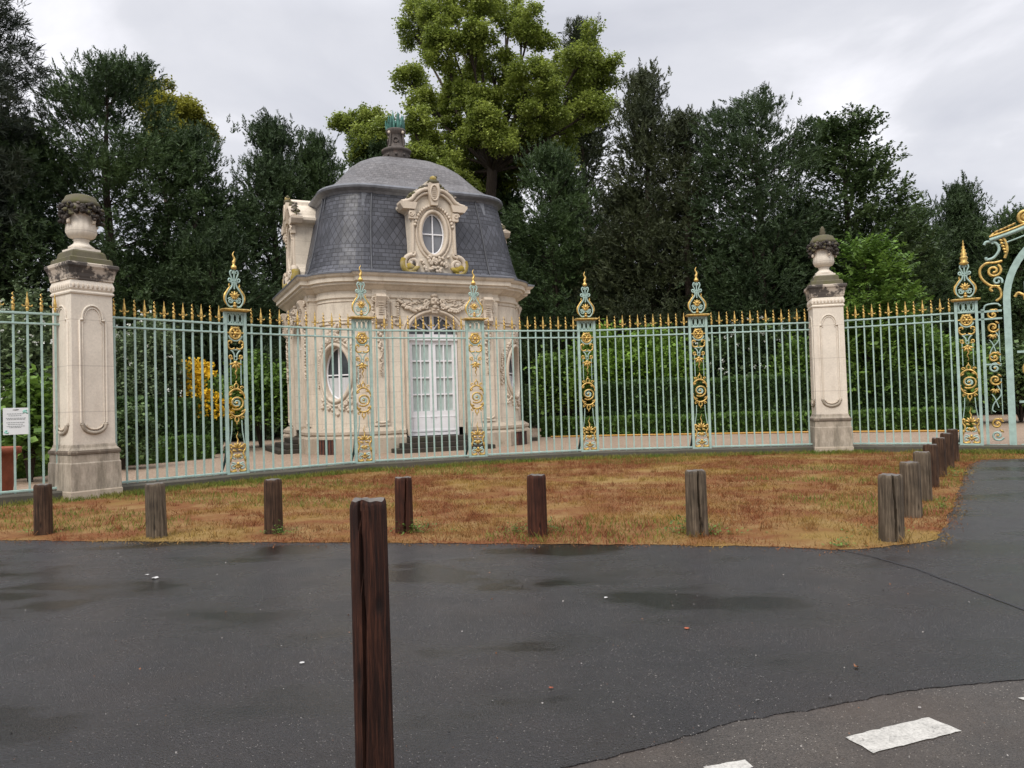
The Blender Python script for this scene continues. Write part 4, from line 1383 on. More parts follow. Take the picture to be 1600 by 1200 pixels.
for k in range(34):
    a = rg.uniform(0, 2 * PI); r0 = rg.uniform(.05, .3); hgt = rg.uniform(.42, .74) * (1.12 - .9 * r0)
    tw = rg.uniform(-.6, .6)
    b.tube([((r0 * (1 + .25 * t)) * math.cos(a + tw * t), (r0 * (1 + .25 * t)) * math.sin(a + tw * t), zz + 1.12 + hgt * t) for t in (0, .2, .4, .6, .8, 1)], [.055, .065, .06, .045, .025, .004], 'green_bronze', 5)
b.build('flames', fu)

# ------------------------------------------------------------------ bollards
def bollard(px, py, h, dia, wood, label, crack=None, lean=(0, 0), loc=None, group='wooden bollards around the verge', seed=0):
    rg = random.Random(seed + 100)
    p = loc if loc is not None else gnd(px, py + 3)
    n = 96
    b = MB()
    r = dia / 2
    ph = [rg.uniform(0, 6) for _ in range(4)]
    rows = [-.12] + [h * i / 10 for i in range(10)] + [h - .03, h - .012, h]
    rings = []
    for z in rows:
        k = 1.0
        if z >= h - .02:
            k = .97 if z < h else .90
        ring = []
        for i in range(n):
            a = 2 * PI * i / n
            rr_ = r * k * (1 + .018 * math.sin(2 * a + ph[0]) + .012 * math.sin(5 * a + ph[1] + z * 3) + .006 * math.sin(13 * a + ph[2])) * (1.03 - .05 * z / h)
            if crack is not None:
                da = (a - crack + PI + .12 * math.sin(z * 5 + ph[3])) % (2 * PI) - PI
                if abs(da) < .075:
                    rr_ *= .55
            ring.append((rr_ * math.cos(a) + lean[0] * z, rr_ * math.sin(a) + lean[1] * z, z + (.004 * math.sin(3 * a + ph[1]) + .003 * math.sin(7 * a + ph[0]) if z >= h - .012 else 0)))
        rings.append(ring)
    b.rings(rings, wood, False, False)
    cc = Vector((lean[0] * h, lean[1] * h, h + .004))
    b.add(rings[-1] + [tuple(cc)], [(i, (i + 1) % n, n) for i in range(n)], 'wet_wood_end')
    o = b.build('wooden_bollard', None, (p.x, p.y, 0.012 if loc is None else 0))
    o.rotation_euler = (0, 0, 0)
    return tag(o, label, 'bollard', group)


bollard(68, 832, .585, .20, 'brown_wood', 'brown wooden bollard in front of the left stone pillar, leftmost of the front row', seed=1)
bollard(245, 837, .60, .21, 'grey_wood', 'pale grey weathered bollard right of the left stone pillar, second in the front row', lean=(-.02, 0), seed=2)
bollard(428, 830, .60, .20, 'brown_wood', 'brown wooden bollard left of the tall near post, by the pier left of the pavilion', seed=3)
bollard(632, 829, .60, .195, 'red_wood', 'dark red-brown bollard with leafy weeds at its foot, just right of the tall near post', crack=R(-70), seed=4)
bollard(840, 835, .63, .205, 'red_wood', 'reddish brown bollard standing alone in the middle of the front row', lean=(.01, 0), seed=5)
bollard(1090, 834, .65, .215, 'grey_wood', 'grey bollard split by a long vertical crack in the front row', crack=R(-85), seed=6)
bollard(1393, 842, .61, .215, 'grey_wood', 'thick grey bollard with swirling grain at the front right corner of the verge', crack=R(-100), lean=(.02, 0), seed=7)
bollard(1425, 805, .60, .21, 'grey_wood', 'grey bollard with a dark knot, directly behind the front right corner bollard', seed=8)
bollard(1443, 779, .61, .20, 'grey_wood', 'weathered grey bollard, third from the front in the row along the drive', crack=R(-60), seed=9)
bollard(1456, 758, .61, .20, 'brown_wood', 'brown bollard, fourth from the front in the row along the drive', seed=10)
bollard(1469, 742, .62, .20, 'brown_wood', 'brown bollard, fifth from the front in the row along the drive', seed=11)
bollard(1481, 729, .62, .20, 'brown_wood', 'brown bollard, second from the far end of the row along the drive', seed=12)
bollard(1490, 718, .62, .20, 'brown_wood', 'farthest brown bollard of the row along the drive, near the gate pier', seed=13)
q = at(580, 900, 2.72)
bollard(0, 0, 1.075, .129, 'dark_wood', 'tall dark wet wooden post close to the camera with a long crack', crack=R(-108), loc=Vector((q.x - .004, 2.72, 0)), group='tall posts in the foreground', seed=14)


# ------------------------------------------------------------------ small litter
def scrap(px, py, r, mat, name, label, cat, fold=.3, seed=0):
    rg = random.Random(seed)
    p = gnd(px, py)
    b = MB()
    n = 9
    out = [(r * rg.uniform(.6, 1.1) * math.cos(2 * PI * i / n), r * .7 * rg.uniform(.6, 1.1) * math.sin(2 * PI * i / n), rg.uniform(.003, r * fold)) for i in range(n)]
    b.add(out + [(0, 0, r * .25 + .003)], [(i, (i + 1) % n, n) for i in range(n)], mat)
    b.add([(x, y, z - .0025) for x, y, z in out] + [(0, 0, r * .25 + .0005)], [((i + 1) % n, i, n) for i in range(n)], mat)
    o = b.build(name, None, (p.x, p.y, 0.004)); o.rotation_euler = (0, 0, rg.uniform(0, 6))
    return tag(o, label, cat)


scrap(243, 904, .04, 'litter_white', 'paper_scrap', 'larger white scrap on the wet asphalt at the left', 'litter', seed=1)
scrap(230, 899, .018, 'litter_white', 'paper_scrap', 'tiny white scrap just left of the larger white scrap', 'litter', seed=2)
scrap(472, 1037, .018, 'litter_white', 'paper_scrap', 'pale crumpled bit on asphalt left of the tall near post', 'litter', seed=3)
scrap(1397, 847, .035, 'litter_white', 'paper_scrap', 'white crumpled paper at the foot of the front right corner bollard', 'litter', .9, seed=4)
scrap(1073, 983, .02, 'leaf_orange', 'fallen_leaf', 'orange fallen leaf on asphalt right of centre', 'leaf', seed=5)
scrap(861, 1077, .013, 'leaf_orange', 'fallen_leaf', 'small orange leaf on asphalt nearest the camera', 'leaf', .6, seed=6)
scrap(1338, 1044, .018, 'leaf_brown', 'fallen_leaf', 'brown curled leaf on asphalt near the road edge', 'leaf', 1.0, seed=7)
scrap(947, 935, .022, 'litter_white', 'paper_scrap', 'small pinkish white bit on asphalt below the middle bollard', 'litter', seed=8)
scrap(1297, 1091, .014, 'pebble', 'pebble', 'dark pebble on asphalt just above the road edge', 'pebble', 1.2, seed=9)
scrap(1184, 1098, .011, 'pebble', 'pebble', 'dark pebble on asphalt left of the other pebble', 'pebble', 1.2, seed=10)


# ------------------------------------------------------------------ grass
def norm(a):
    return a / (np.linalg.norm(a, axis=-1, keepdims=True) + 1e-9)


def leaves(P, D, L, W, g, flat=None):
    """diamond leaf quads at P along D"""
    n = len(P)
    D = norm(D)
    ax = g.normal(size=(n, 3))
    if flat is not None:
        ax = ax * flat + np.array([0, 0, 1.0])
    U = norm(np.cross(D, ax))
    L = L[:, None]; W = W[:, None]
    V = np.stack([P, P + D * L * .5 + U * W, P + D * L, P + D * L * .5 - U * W], 1)
    return V


def inside(poly, X, Y):
    n = len(poly); r = np.zeros(len(X), bool); j = n - 1
    for i in range(n):
        xi, yi = poly[i]; xj, yj = poly[j]
        c = ((yi > Y) != (yj > Y)) & (X < (xj - xi) * (Y - yi) / (yj - yi + 1e-12) + xi)
        r ^= c; j = i
    return r


def blades(name, X, Y, hmin, hmax, w, mat, lean=.5, z=0.012, seed=0, kind='stuff'):
    g = np.random.default_rng(seed)
    n = len(X)
    h = g.uniform(hmin, hmax, n) * g.uniform(.6, 1.1, n)
    a = g.uniform(0, 2 * PI, n); la = g.uniform(0, 2 * PI, n); ll = g.uniform(0, lean, n) * h
    ww = w * g.uniform(.6, 1.4, n)
    dx, dy_ = np.cos(a) * ww, np.sin(a) * ww
    lx, ly = np.cos(la) * ll, np.sin(la) * ll
    V = np.zeros((n, 4, 3))
    V[:, 0] = np.stack([X - dx, Y - dy_, np.full(n, z)], 1)
    V[:, 1] = np.stack([X + dx, Y + dy_, np.full(n, z)], 1)
    V[:, 2] = np.stack([X + dx * .3 + lx, Y + dy_ * .3 + ly, z + h], 1)
    V[:, 3] = np.stack([X - dx * .3 + lx, Y - dy_ * .3 + ly, z + h * .96], 1)
    return tag(npmesh(name, V.reshape(-1, 3), np.arange(n * 4).reshape(-1, 4), [mat]), kind=kind)


G = np.random.default_rng(5)
vp = front + back
X = G.uniform(-11, 12, 520000); Y = G.uniform(6.3, 19.4, 520000)
nz = np.sin(X * 1.3 + 2 * np.sin(Y * .9)) * np.sin(Y * 1.7 + 1.5 * np.sin(X * .7)) + .6 * np.sin(X * 3.1 + Y * 2.3) * np.sin(Y * 4.1 - X) + .4 * np.sin(X * 7 + 2 * np.sin(Y * 5))
bare = np.clip((-X - 4.0) / 3.0, 0, .55)
k = inside(vp, X, Y) & (G.random(len(X)) < .50 + .42 * nz - bare)
X, Y = X[k], Y[k]
blades('dry_grass', X, Y, .010, .048, .0034, 'dry_blade', 1.8, z=.004, seed=1)
# taller sparse seed heads
k = (G.random(len(X)) < .07) & (np.sin(X * .8 + 1) * np.sin(Y * .9) > -.3)
blades('dry_seed_grass', X[k], Y[k], .05, .13, .0028, 'dry_blade', .8, z=.004, seed=2)
tx = G.uniform(-9, 10, 900); ty = G.uniform(7, 19, 900)
kk = inside(vp, tx, ty); tx, ty = np.repeat(tx[kk], 26), np.repeat(ty[kk], 26)
blades('grass_tufts', tx + G.normal(0, .035, len(tx)), ty + G.normal(0, .035, len(tx)), .03, .10, .0032, 'dry_blade', 1.1, z=.004, seed=21)
# crumbs of dry litter along the asphalt edge
fr = np.array(front[:-6]); ii = G.integers(0, len(fr) - 1, 5200); tt = G.random(5200)[:, None]
pp = fr[ii] * (1 - tt) + fr[ii + 1] * tt
pp = pp + np.stack([G.normal(0, .05, 5200), G.normal(.0, .11, 5200)], 1)
blades('edge_litter', pp[:, 0], pp[:, 1], .006, .02, .005, 'dry_blade', 3.0, z=.003, seed=8)
# green grass along the kerb
ks = [Vector(FP[q]) for q in ('a', 'L', '1', '2', '3', '4', '5', 'R', '7', 'G')]
gxs, gys = [], []
for i in range(len(ks) - 1):
    n = 4200
    t = G.random(n); d_ = np.abs(G.normal(0, .28, n)) + .27
    e = (ks[i + 1] - ks[i]).normalized(); nn = Vector((e.y, -e.x))
    xx = ks[i].x + (ks[i + 1].x - ks[i].x) * t + nn.x * d_; yy = ks[i].y + (ks[i + 1].y - ks[i].y) * t + nn.y * d_
    dens = .5 + .5 * np.sin(xx * 2.3 + np.sin(yy * 3)) * np.sin(yy * 1.7)
    kk = G.random(n) < dens
    gxs.append(xx[kk]); gys.append(yy[kk])
blades('kerb_grass', np.concatenate(gxs), np.concatenate(gys), .03, .10, .006, 'green_blade', .9, seed=3)
# scattered green grass in the verge
n = 60000
X = G.uniform(-8, 10, n); Y = G.uniform(7, 19, n)
k = inside(vp, X, Y) & (np.sin(X * .9 + 3 * np.sin(Y * .5)) * np.sin(Y * 1.3 + X * .4) > .35)
blades('sparse_green_grass', X[k], Y[k], .03, .08, .0045, 'green_blade', .9, seed=4)


# grit and crumbs lying on the asphalt
n = 1500
gy = 1.6 + 8.5 * G.random(n) ** 1.3; gx2 = G.uniform(-1, 1, n) * gy * .8
kk = ~inside(vp, gx2, gy); gx2, gy = gx2[kk], gy[kk]; n = len(gx2)
D_ = G.normal(0, 1, (n, 3)) * np.array([1, 1, .15]); l = G.uniform(.004, .014, n) * (G.random(n) ** 2 + .35)
V = leaves(np.stack([gx2, gy, np.full(n, .0045)], 1), D_, l, l * .4, G).reshape(-1, 3)
mi = (G.random(n) < .3).astype(int)
tag(npmesh('grit', V, np.arange(n * 4).reshape(-1, 4), ['grit_stone', 'leaf_brown'], None, mi), kind='stuff')


def tuft(px, py, n, rad, label, h=.12):
    p = gnd(px, py)
    g = np.random.default_rng(int(px * 7 + py))
    # leafy weed: small leaf quads on short stems
    V = []
    r = np.abs(g.normal(0, rad, n)); a = g.uniform(0, 2 * PI, n)
    for i in range(n):
        x, y = r[i] * math.cos(a[i]) * 1.5, r[i] * math.sin(a[i]) * .7
        z = abs(g.normal(0, h * .5)) * max(.2, 1 - r[i] / (rad * 3))
        l = g.uniform(.018, .045); aa = g.uniform(0, 2 * PI); u = Vector((math.cos(aa), math.sin(aa), g.uniform(-.2, .8))).normalized() * l
        s_ = Vector((-u.y, u.x, 0)) * .35
        c = Vector((x, y, z))
        V += [c, c + u * .5 + s_, c + u, c + u * .5 - s_]
    V = np.array([tuple(v) for v in V])
    o = npmesh('weed_tuft', V, np.arange(len(V)).reshape(-1, 4), ['bush_leaf'])
    o.location = (p.x, p.y, .012)
    return tag(o, label, 'weed', 'green weeds on the verge')


tuft(650, 833, 260, .13, 'leafy green weed around the foot of the dark red-brown bollard', .14)
tuft(440, 836, 120, .10, 'small weed at the foot of the brown bollard left of the tall near post')
tuft(1068, 833, 150, .10, 'green weed left of the cracked grey bollard', .2)
tuft(1112, 836, 130, .13, 'low green weed right of the cracked grey bollard')
tuft(806, 834, 110, .10, 'small green weed left of the lone reddish bollard')
tuft(860, 832, 60, .06, 'tiny green weed right of the lone reddish bollard')
tuft(1378, 833, 110, .12, 'low green weed left of the front right corner bollard')
tuft(1318, 855, 60, .05, 'tiny weed at the verge edge on the asphalt corner')
tuft(1476, 795, 60, .06, 'small weed at the drive side of the bollard row')
tuft(1492, 745, 120, .10, 'green weed near the far end of the bollard row')
tuft(146, 778, 120, .08, 'leafy weed at the foot of the left stone pillar')
tuft(60, 834, 90, .1, 'low weed at the foot of the leftmost front bollard')
tuft(90, 770, 90, .14, 'weeds at the kerb by the left side of the left stone pillar')


# ------------------------------------------------------------------ foliage
def spray_instances(P, D, S, kind, g):
    """many leaflets for every spray (position, direction, size)"""
    n = len(P)
    D = norm(D)
    up = np.tile(np.array([0, 0, 1.0]), (n, 1))
    side = norm(np.cross(D, up + g.normal(0, .35, (n, 3))))
    out = []
    if kind == 'needle':       # flat feathery spray
        m = 9
        for i in range(m):
            t = (i + .6) / m
            for s in (-1, 1):
                base = P + D * (S * t)[:, None]
                dr = D * .75 + side * s * .8 + g.normal(0, .18, (n, 3))
                l = S * (.42 * (1 - .65 * t)) * g.uniform(.7, 1.2, n)
                out.append(leaves(base, dr, l, l * .17, g))
        out.append(leaves(P + D * (S * .5)[:, None], D, S * .62, S * .055, g))
    elif kind == 'broad':
        m = 15
        for i in range(m):
            off = g.normal(0, .33, (n, 3)) * S[:, None]
            l = S * g.uniform(.24, .42, n)
            out.append(leaves(P + off, D * .5 + g.normal(0, .55, (n, 3)) * np.array([1, 1, .5]) + np.array([0, 0, -.25]), l, l * .45, g, .45))
    elif kind == 'pine':
        m = 16
        for i in range(m):
            l = S * g.uniform(.4, .7, n)
            out.append(leaves(P + g.normal(0, .08, (n, 3)) * S[:, None], D * .8 + g.normal(0, .6, (n, 3)), l, l * .05, g))
    elif kind == 'layer':      # flat layered broadleaf twigs
        m = 8
        for i in range(m):
            t = (i + .5) / m
            for s in (-1, 1):
                base = P + D * (S * t)[:, None]
                dr = D * .5 + side * s + g.normal(0, .2, (n, 3))
                l = S * .24 * g.uniform(.7, 1.2, n)
                out.append(leaves(base, dr, l, l * .38, g, .35))
    return np.concatenate(out, 0)


def interp(prof, z):
    zs = [p[0] for p in prof]; rsn = [p[1] for p in prof]
    return np.interp(z, zs, rsn)


def tree(name, label, cat, px, top_py, Y, rad_px, kind, leaf, seed, n_pl=120, n_sp=36, size=.6, prof=None, zb=.08, rise=.35, droop=0.0, group='trees behind the fence', clump=.5, trunk_r=.3, depth=1.0, sprd=1.0, squash=.35, lead=None):
    g = np.random.default_rng(seed)
    if kind == 'needle':
        size *= .82; n_sp = int(n_sp * 1.3)
    tp = at(px, top_py, Y)
    H = tp.z
    Rr = rad_px * Y / F
    b0 = Vector((tp.x, Y, 0))
    t = thing(name, label, cat, b0, 0, group)
    lead = (26 if kind == 'needle' else 0) if lead is None else lead
    prof = prof or [(0, .75), (.25, 1), (.55, .85), (.8, .5), (1, .05)]
    zz = zb * H
    zr = 1 - (1 - g.random(n_pl)) ** .85
    zr = np.clip(zr, 0, .995)
    th = g.uniform(0, 2 * PI, n_pl)
    rr_ = interp(prof, zr) * Rr * (g.uniform(.55, 1.15, n_pl) if kind == 'broad' else g.uniform(.72, 1.12, n_pl)) + .05
    tip = np.stack([rr_ * np.cos(th), rr_ * np.sin(th) * depth, zz + zr * (H - zz)], 1)
    z0 = np.maximum(zz * .6, tip[:, 2] - rr_ * rise - .12 * H * (1 - zr) - .03 * H)
    org = np.stack([np.zeros(n_pl), np.zeros(n_pl), z0], 1)
    mid = (org + tip) / 2 + np.stack([np.zeros(n_pl), np.zeros(n_pl), -.12 * rr_ + droop * rr_], 1)
    Ps, Ds, Ss = [], [], []
    for i in range(n_pl):
        tt = .28 + .72 * g.random(n_sp) ** .75
        A = org[i] * ((1 - tt) ** 2)[:, None] + mid[i] * (2 * tt * (1 - tt))[:, None] + tip[i] * (tt ** 2)[:, None]
        if kind == 'broad':
            ball = g.normal(0, 1, (n_sp, 3)); ball = norm(ball) * (g.random(n_sp) ** .4)[:, None]
            cr_ = clump * g.uniform(1.2, 2.2)
            A = tip[i] * .95 + org[i] * .05 + ball * cr_ * np.array([1.15, 1.15, .8])
            Ps.append(A); Ds.append(ball + np.array([0, 0, .15])); Ss.append(size * g.uniform(.6, 1.25, n_sp))
            continue
        tg = norm((tip[i] - org[i]) + np.zeros((n_sp, 3)))
        sd = clump * (0.25 + 1.0 * np.sin(PI * np.clip(tt, 0, 1) ** 1.3) ** .8) * sprd
        A = A + g.normal(0, 1, (n_sp, 3)) * sd[:, None] * np.array([1, 1, squash])
        dd = tg * .8 + g.normal(0, .45, (n_sp, 3)) + np.array([0, 0, -droop * .8])
        if kind == 'needle' and zr[i] > .8:
            dd = dd + np.array([0, 0, .6])
        Ps.append(A); Ds.append(dd); Ss.append(size * g.uniform(.6, 1.25, n_sp))
    for j in range(lead):          # upright leaders make the ragged outline
        zq = 1 - (j / max(1, lead)) * .5 * g.uniform(.6, 1)
        rq = interp(prof, zq) * Rr * (g.uniform(.25, .8) if j else 0)
        aq = g.uniform(0, 2 * PI)
        ln = g.uniform(.9, 2.3) * size / .6
        m_ = int(38 * ln)
        tq = g.random(m_)
        A = np.stack([rq * math.cos(aq) + tq * ln * g.normal(0, .12), rq * math.sin(aq) * depth + 0 * tq, zz + zq * (H - zz) - ln * .88 + tq * ln], 1)
        out_ = norm(g.normal(0, 1, (m_, 3)) * np.array([1, 1, .2]))
        A = A + out_ * (.28 * (1 - tq) * size / .6)[:, None]
        Ps.append(A); Ds.append(out_ * .8 + np.array([0, 0, .8])); Ss.append(size * (1.0 - .6 * tq))
    V = spray_instances(np.concatenate(Ps), np.concatenate(Ds), np.concatenate(Ss), kind, g)
    V = V.reshape(-1, 3)
    V[:, 2] = np.maximum(V[:, 2], .05)
    npmesh('crown', V, np.arange(len(V)).reshape(-1, 4), [leaf], t)
    # trunk and limbs
    b = MB()
    npt = 9
    hz = H * .93
    pts = [(.05 * H * .1 * math.sin(i * 1.7 + seed), .05 * H * .1 * math.cos(i * 1.3 + seed), hz * i / (npt - 1)) for i in range(npt)]
    b.tube(pts, [trunk_r * (1.25 if i == 0 else 1) * (1 - i / (npt - 1)) ** .8 + .03 for i in range(npt)], 'bark', 8)
    for i in range(0, n_pl, 3):
        c = [tuple(org[i] * (1 - q) ** 2 + mid[i] * 2 * q * (1 - q) + tip[i] * q * q) for q in (0, .25, .5, .75, .95)]
        r0 = trunk_r * .28 * (1 - zr[i] * .6)
        b.tube(c, [r0, r0 * .8, r0 * .55, r0 * .35, r0 * .12], 'bark', 5)
    b.build('trunk', t)
    return t


def lobe_tree(name, label, cat, lobes, Y, foot_px, fork_py, leaf, seed, size=.44, dens=12, spread=4.5, trunk_r=.4, group='trees behind the fence'):
    """broadleaf tree: a trunk, boughs and a rounded mass of leaves at the end of each bough"""
    g = np.random.default_rng(seed)
    ft = at(foot_px, 640, Y)
    t = thing(name, label, cat, (ft.x, Y, 0), 0, group)
    org = np.array([ft.x, Y, 0])
    Ps, Ds, Ss = [], [], []
    b = MB()
    fk = at(foot_px, fork_py, Y)
    fork = np.array(fk) - org
    b.tube([(0, 0, 0), (.1, 0, fork[2] * .3), (-.1, .1, fork[2] * .65), tuple(fork)], [trunk_r * 1.3, trunk_r, trunk_r * .85, trunk_r * .7], 'bark', 8)
    for (px, py, rp) in lobes:
        yy = Y + g.uniform(-spread, spread)
        c = np.array(at(px, py, yy)) - org
        r = rp * yy / F
        subs = [(c, r * .72)] + [(c + norm(g.normal(0, 1, 3)) * r * g.uniform(.6, 1.2), r * g.uniform(.24, .48)) for _ in range(9)]
        for cc, rr in subs:
            n = int(dens * 4 * PI * rr * rr / .9) + 12
            d = norm(g.normal(0, 1, (n, 3)))
            keep = d[:, 2] > -.75
            d = d[keep]; n = len(d)
            lump = 1 + .14 * np.sin(d[:, 0] * 6 + seed + rr * 9) + .12 * np.sin(d[:, 2] * 7 + d[:, 1] * 5)
            P = cc + d * (rr * g.uniform(.62, 1.06, n) * lump)[:, None] * np.array([1, 1, .86])
            Ps.append(P); Ds.append(d * np.array([1, 1, .4]) + g.normal(0, .2, (n, 3))); Ss.append(size * g.uniform(.6, 1.2, n))
        mid = (fork + c) / 2 + np.array([0, 0, -.10 * np.linalg.norm(c - fork)])
        b.tube([tuple(fork * .97), tuple(fork * .35 + mid * .65), tuple(mid * .45 + c * .55), tuple(c)], [trunk_r * .34, trunk_r * .24, trunk_r * .14, .03], 'bark', 6)
        for _ in range(3):
            e = c + norm(g.normal(0, 1, 3)) * r * .8
            b.tube([tuple(mid * .4 + c * .6), tuple((c + e) / 2), tuple(e)], [.07, .05, .02], 'bark', 4)
    V = spray_instances(np.concatenate(Ps), np.concatenate(Ds), np.concatenate(Ss), 'broad', g).reshape(-1, 3)
    npmesh('crown', V, np.arange(len(V)).reshape(-1, 4), [leaf], t)
    b.build('trunk', t)
    return t


YEW = [(0, .85), (.2, 1), (.5, .92), (.75, .66), (.92, .32), (1, .05)]
CON = [(0, 1), (.25, .9), (.5, .66), (.75, .38), (.93, .14), (1, .02)]
RND = [(0, .55), (.25, .95), (.5, 1), (.75, .82), (.92, .5), (1, .15)]

# --- yews and conifers on the left
tree('yew_tree', 'broad dark yew with spiky tips behind the left stone pillar', 'tree', 165, 88, 36, 165, 'needle', 'yew_leaf', 1, 240, 46, .62, [(0, .9), (.3, 1), (.6, .92), (.82, .68), (.95, .42), (1, .2)], .05)
tree('pine_tree', 'tall pine whose crown fills the top left corner', 'tree', -75, -90, 31, 130, 'pine', 'pine_leaf', 2, 110, 60, .62, [(0, .2), (.3, .7), (.55, 1), (.8, .8), (1, .1)], .3, .25, trunk_r=.4)
tree('yew_tree', 'dark yew at the far left edge beneath the tall pine', 'tree', 8, 175, 33, 130, 'needle', 'yew_blue_leaf', 3, 170, 44, .6, YEW, .04)
tree('yew_tree', 'dark yew sloping down right of the broad left yew', 'tree', 300, 205, 38, 110, 'needle', 'yew_leaf', 5, 170, 42, .6, YEW, .04)
tree('yew_tree', 'dark yew with a thin pointed tip left of the pavilion roof', 'tree', 424, 190, 40, 85, 'needle', 'yew_blue_leaf', 6, 150, 42, .6, [(0, 1), (.3, 1), (.6, .85), (.8, .5), (.9, .2), (1, .05)], .04)
tree('yew_tree', 'rounded dark yew close to the left dormer of the pavilion', 'tree', 492, 216, 42, 80, 'needle', 'yew_leaf', 7, 150, 42, .62, YEW, .04)
tree('yew_tree', 'dark yew directly behind the pavilion dome', 'tree', 590, 225, 46, 100, 'needle', 'yew_leaf', 8, 150, 42, .65, YEW, .04)
# --- lime and what stands round it
lobe_tree('golden_tree', 'yellow-green tree peeking out behind the broad left yew', 'tree', [(232, 140, 24), (250, 165, 26), (290, 180, 24), (310, 203, 20), (275, 210, 28), (250, 215, 30)], 46, 262, 330, 'gold_leaf', 4, .44, 15, 2.5, .25)
lobe_tree('lime_tree', 'tall bright green lime tree rising above the pavilion roof', 'tree', [(648, 45, 34), (692, 22, 36), (742, 0, 38), (700, -40, 40), (795, 30, 26), (825, 52, 32), (637, 120, 24), (690, 85, 34), (735, 70, 34), (665, 165, 22),
     (722, 135, 38), (775, 105, 38), (832, 112, 34), (878, 110, 28), (918, 85, 32), (942, 115, 26), (905, 140, 34), (852, 165, 38), (795, 165, 40), (745, 190, 30), (757, 232, 44), (822, 222, 36), (880, 195, 34), (700, 160, 26), (712, 240, 26), (930, 165, 26), (800, 265, 34), (860, 255, 32), (748, 150, 30), (718, 205, 24), (785, 215, 30), (700, 275, 28), (745, 285, 32), (780, 300, 30), (840, 200, 28)], 50, 770, 255, 'lime_leaf', 9, .44, 12, 4.5, .5)
lobe_tree('lime_tree', 'small yellow-green lime crown left of the roof urn', 'tree', [(545, 195, 20), (572, 188, 20), (595, 205, 20), (560, 220, 24), (590, 232, 22)], 47, 570, 300, 'lime_leaf', 10, .42, 15, 2, .22)
lobe_tree('lime_tree', 'bright green lime crown low and right of the roof urn', 'tree', [(650, 190, 22), (662, 220, 26), (650, 250, 26), (690, 265, 26), (720, 285, 24), (668, 280, 26)], 46, 672, 330, 'lime_leaf', 11, .42, 15, 2, .25)
LIME = [(0, .45), (.2, .75), (.45, 1), (.7, .95), (.88, .7), (1, .25)]
tree('spruce_tree', 'dark spruce whose tip pokes out above the lime tree', 'tree', 905, 34, 58, 70, 'needle', 'yew_brown_leaf', 13, 110, 36, .9, CON, .1)
tree('yew_tree', 'dark evergreen under the lime tree right of the pavilion roof', 'tree', 860, 235, 44, 115, 'needle', 'yew_leaf', 14, 210, 44, .62, YEW, .04)
tree('yew_tree', 'dark evergreen round the foot of the tall lime tree', 'tree', 775, 275, 53, 85, 'needle', 'yew_leaf', 26, 150, 40, .7, YEW, .03)
# --- right hand side
tree('spruce_tree', 'sparse dark conifer with a thin top and sky gaps, right of the lime tree', 'tree', 1006, 118, 41, 105, 'needle', 'yew_brown_leaf', 15, 150, 32, .68, [(0, 1), (.4, .85), (.65, .6), (.8, .4), (.92, .2), (1, .03)], .04)
tree('yew_tree', 'brownish dark yew with ragged top between the sparse conifer and the dense yew', 'tree', 1068, 180, 39, 80, 'needle', 'yew_brown_leaf', 16, 120, 36, .6, YEW, .04)
tree('yew_tree', 'dense dark blue-green yew with a flat jagged top left of the right pillar', 'tree', 1180, 148, 37, 105, 'needle', 'yew_blue_leaf', 17, 230, 44, .6, [(0, .9), (.3, .95), (.6, .95), (.8, .9), (.92, .75), (1, .3)], .05)
tree('beech_tree', 'mid green beech with airy layered twigs above the right pillar', 'tree', 1318, 188, 39, 110, 'layer', 'beech_leaf', 18, 190, 34, .75, [(0, .9), (.3, 1), (.55, .95), (.75, .7), (.9, .45), (1, .2)], .12, .7, trunk_r=.28, clump=.45)
tree('spruce_tree', 'far dark conifer right of the beech, before the gate', 'tree', 1495, 292, 46, 90, 'needle', 'yew_blue_leaf', 19, 150, 38, .7, CON, .05)
tree('yew_tree', 'low dark conifer seen between beech and far conifer', 'tree', 1425, 330, 42, 80, 'needle', 'yew_leaf', 20, 130, 38, .62, YEW, .05)
tree('yew_tree', 'dark evergreen behind the arched gate at the right edge', 'tree', 1590, 335, 42, 90, 'needle', 'yew_leaf', 21, 150, 40, .65, YEW, .05)
tree('beech_tree', 'young light green tree beside the urn of the right pillar', 'tree', 1352, 385, 30, 62, 'layer', 'bush_leaf', 22, 70, 24, .7, RND, .2, .3, trunk_r=.12, clump=.35)
tree('yew_tree', 'dark evergreen filling the gap behind the light green bush', 'tree', 980, 300, 43, 115, 'needle', 'yew_brown_leaf', 23, 190, 42, .58, YEW, .03)
tree('yew_tree', 'low dark evergreen behind the right pier and hedges', 'tree', 1250, 320, 41, 110, 'needle', 'yew_leaf', 24, 170, 40, .56, YEW, .03)
tree('yew_tree', 'low dark evergreen behind the left fence bays', 'tree', 330, 350, 36.5, 120, 'needle', 'yew_blue_leaf', 25, 180, 40, .55, YEW, .03)
# far wood so that no bare horizon shows
g = np.random.default_rng(77)
n = 17000
fx = g.uniform(-75, 75, n)
P = np.stack([fx, g.uniform(60, 72, n), g.uniform(0, 1, n) ** .8 * (12 + 2.5 * np.sin(fx * .35) + 1.5 * np.sin(fx * .9))], 1)
V = spray_instances(P, g.normal(0, 1, (n, 3)), g.uniform(1.2, 2.2, n), 'broad', g).reshape(-1, 3)
tag(npmesh('far_wood', V, np.arange(len(V)).reshape(-1, 4), ['yew_leaf']), kind='stuff')


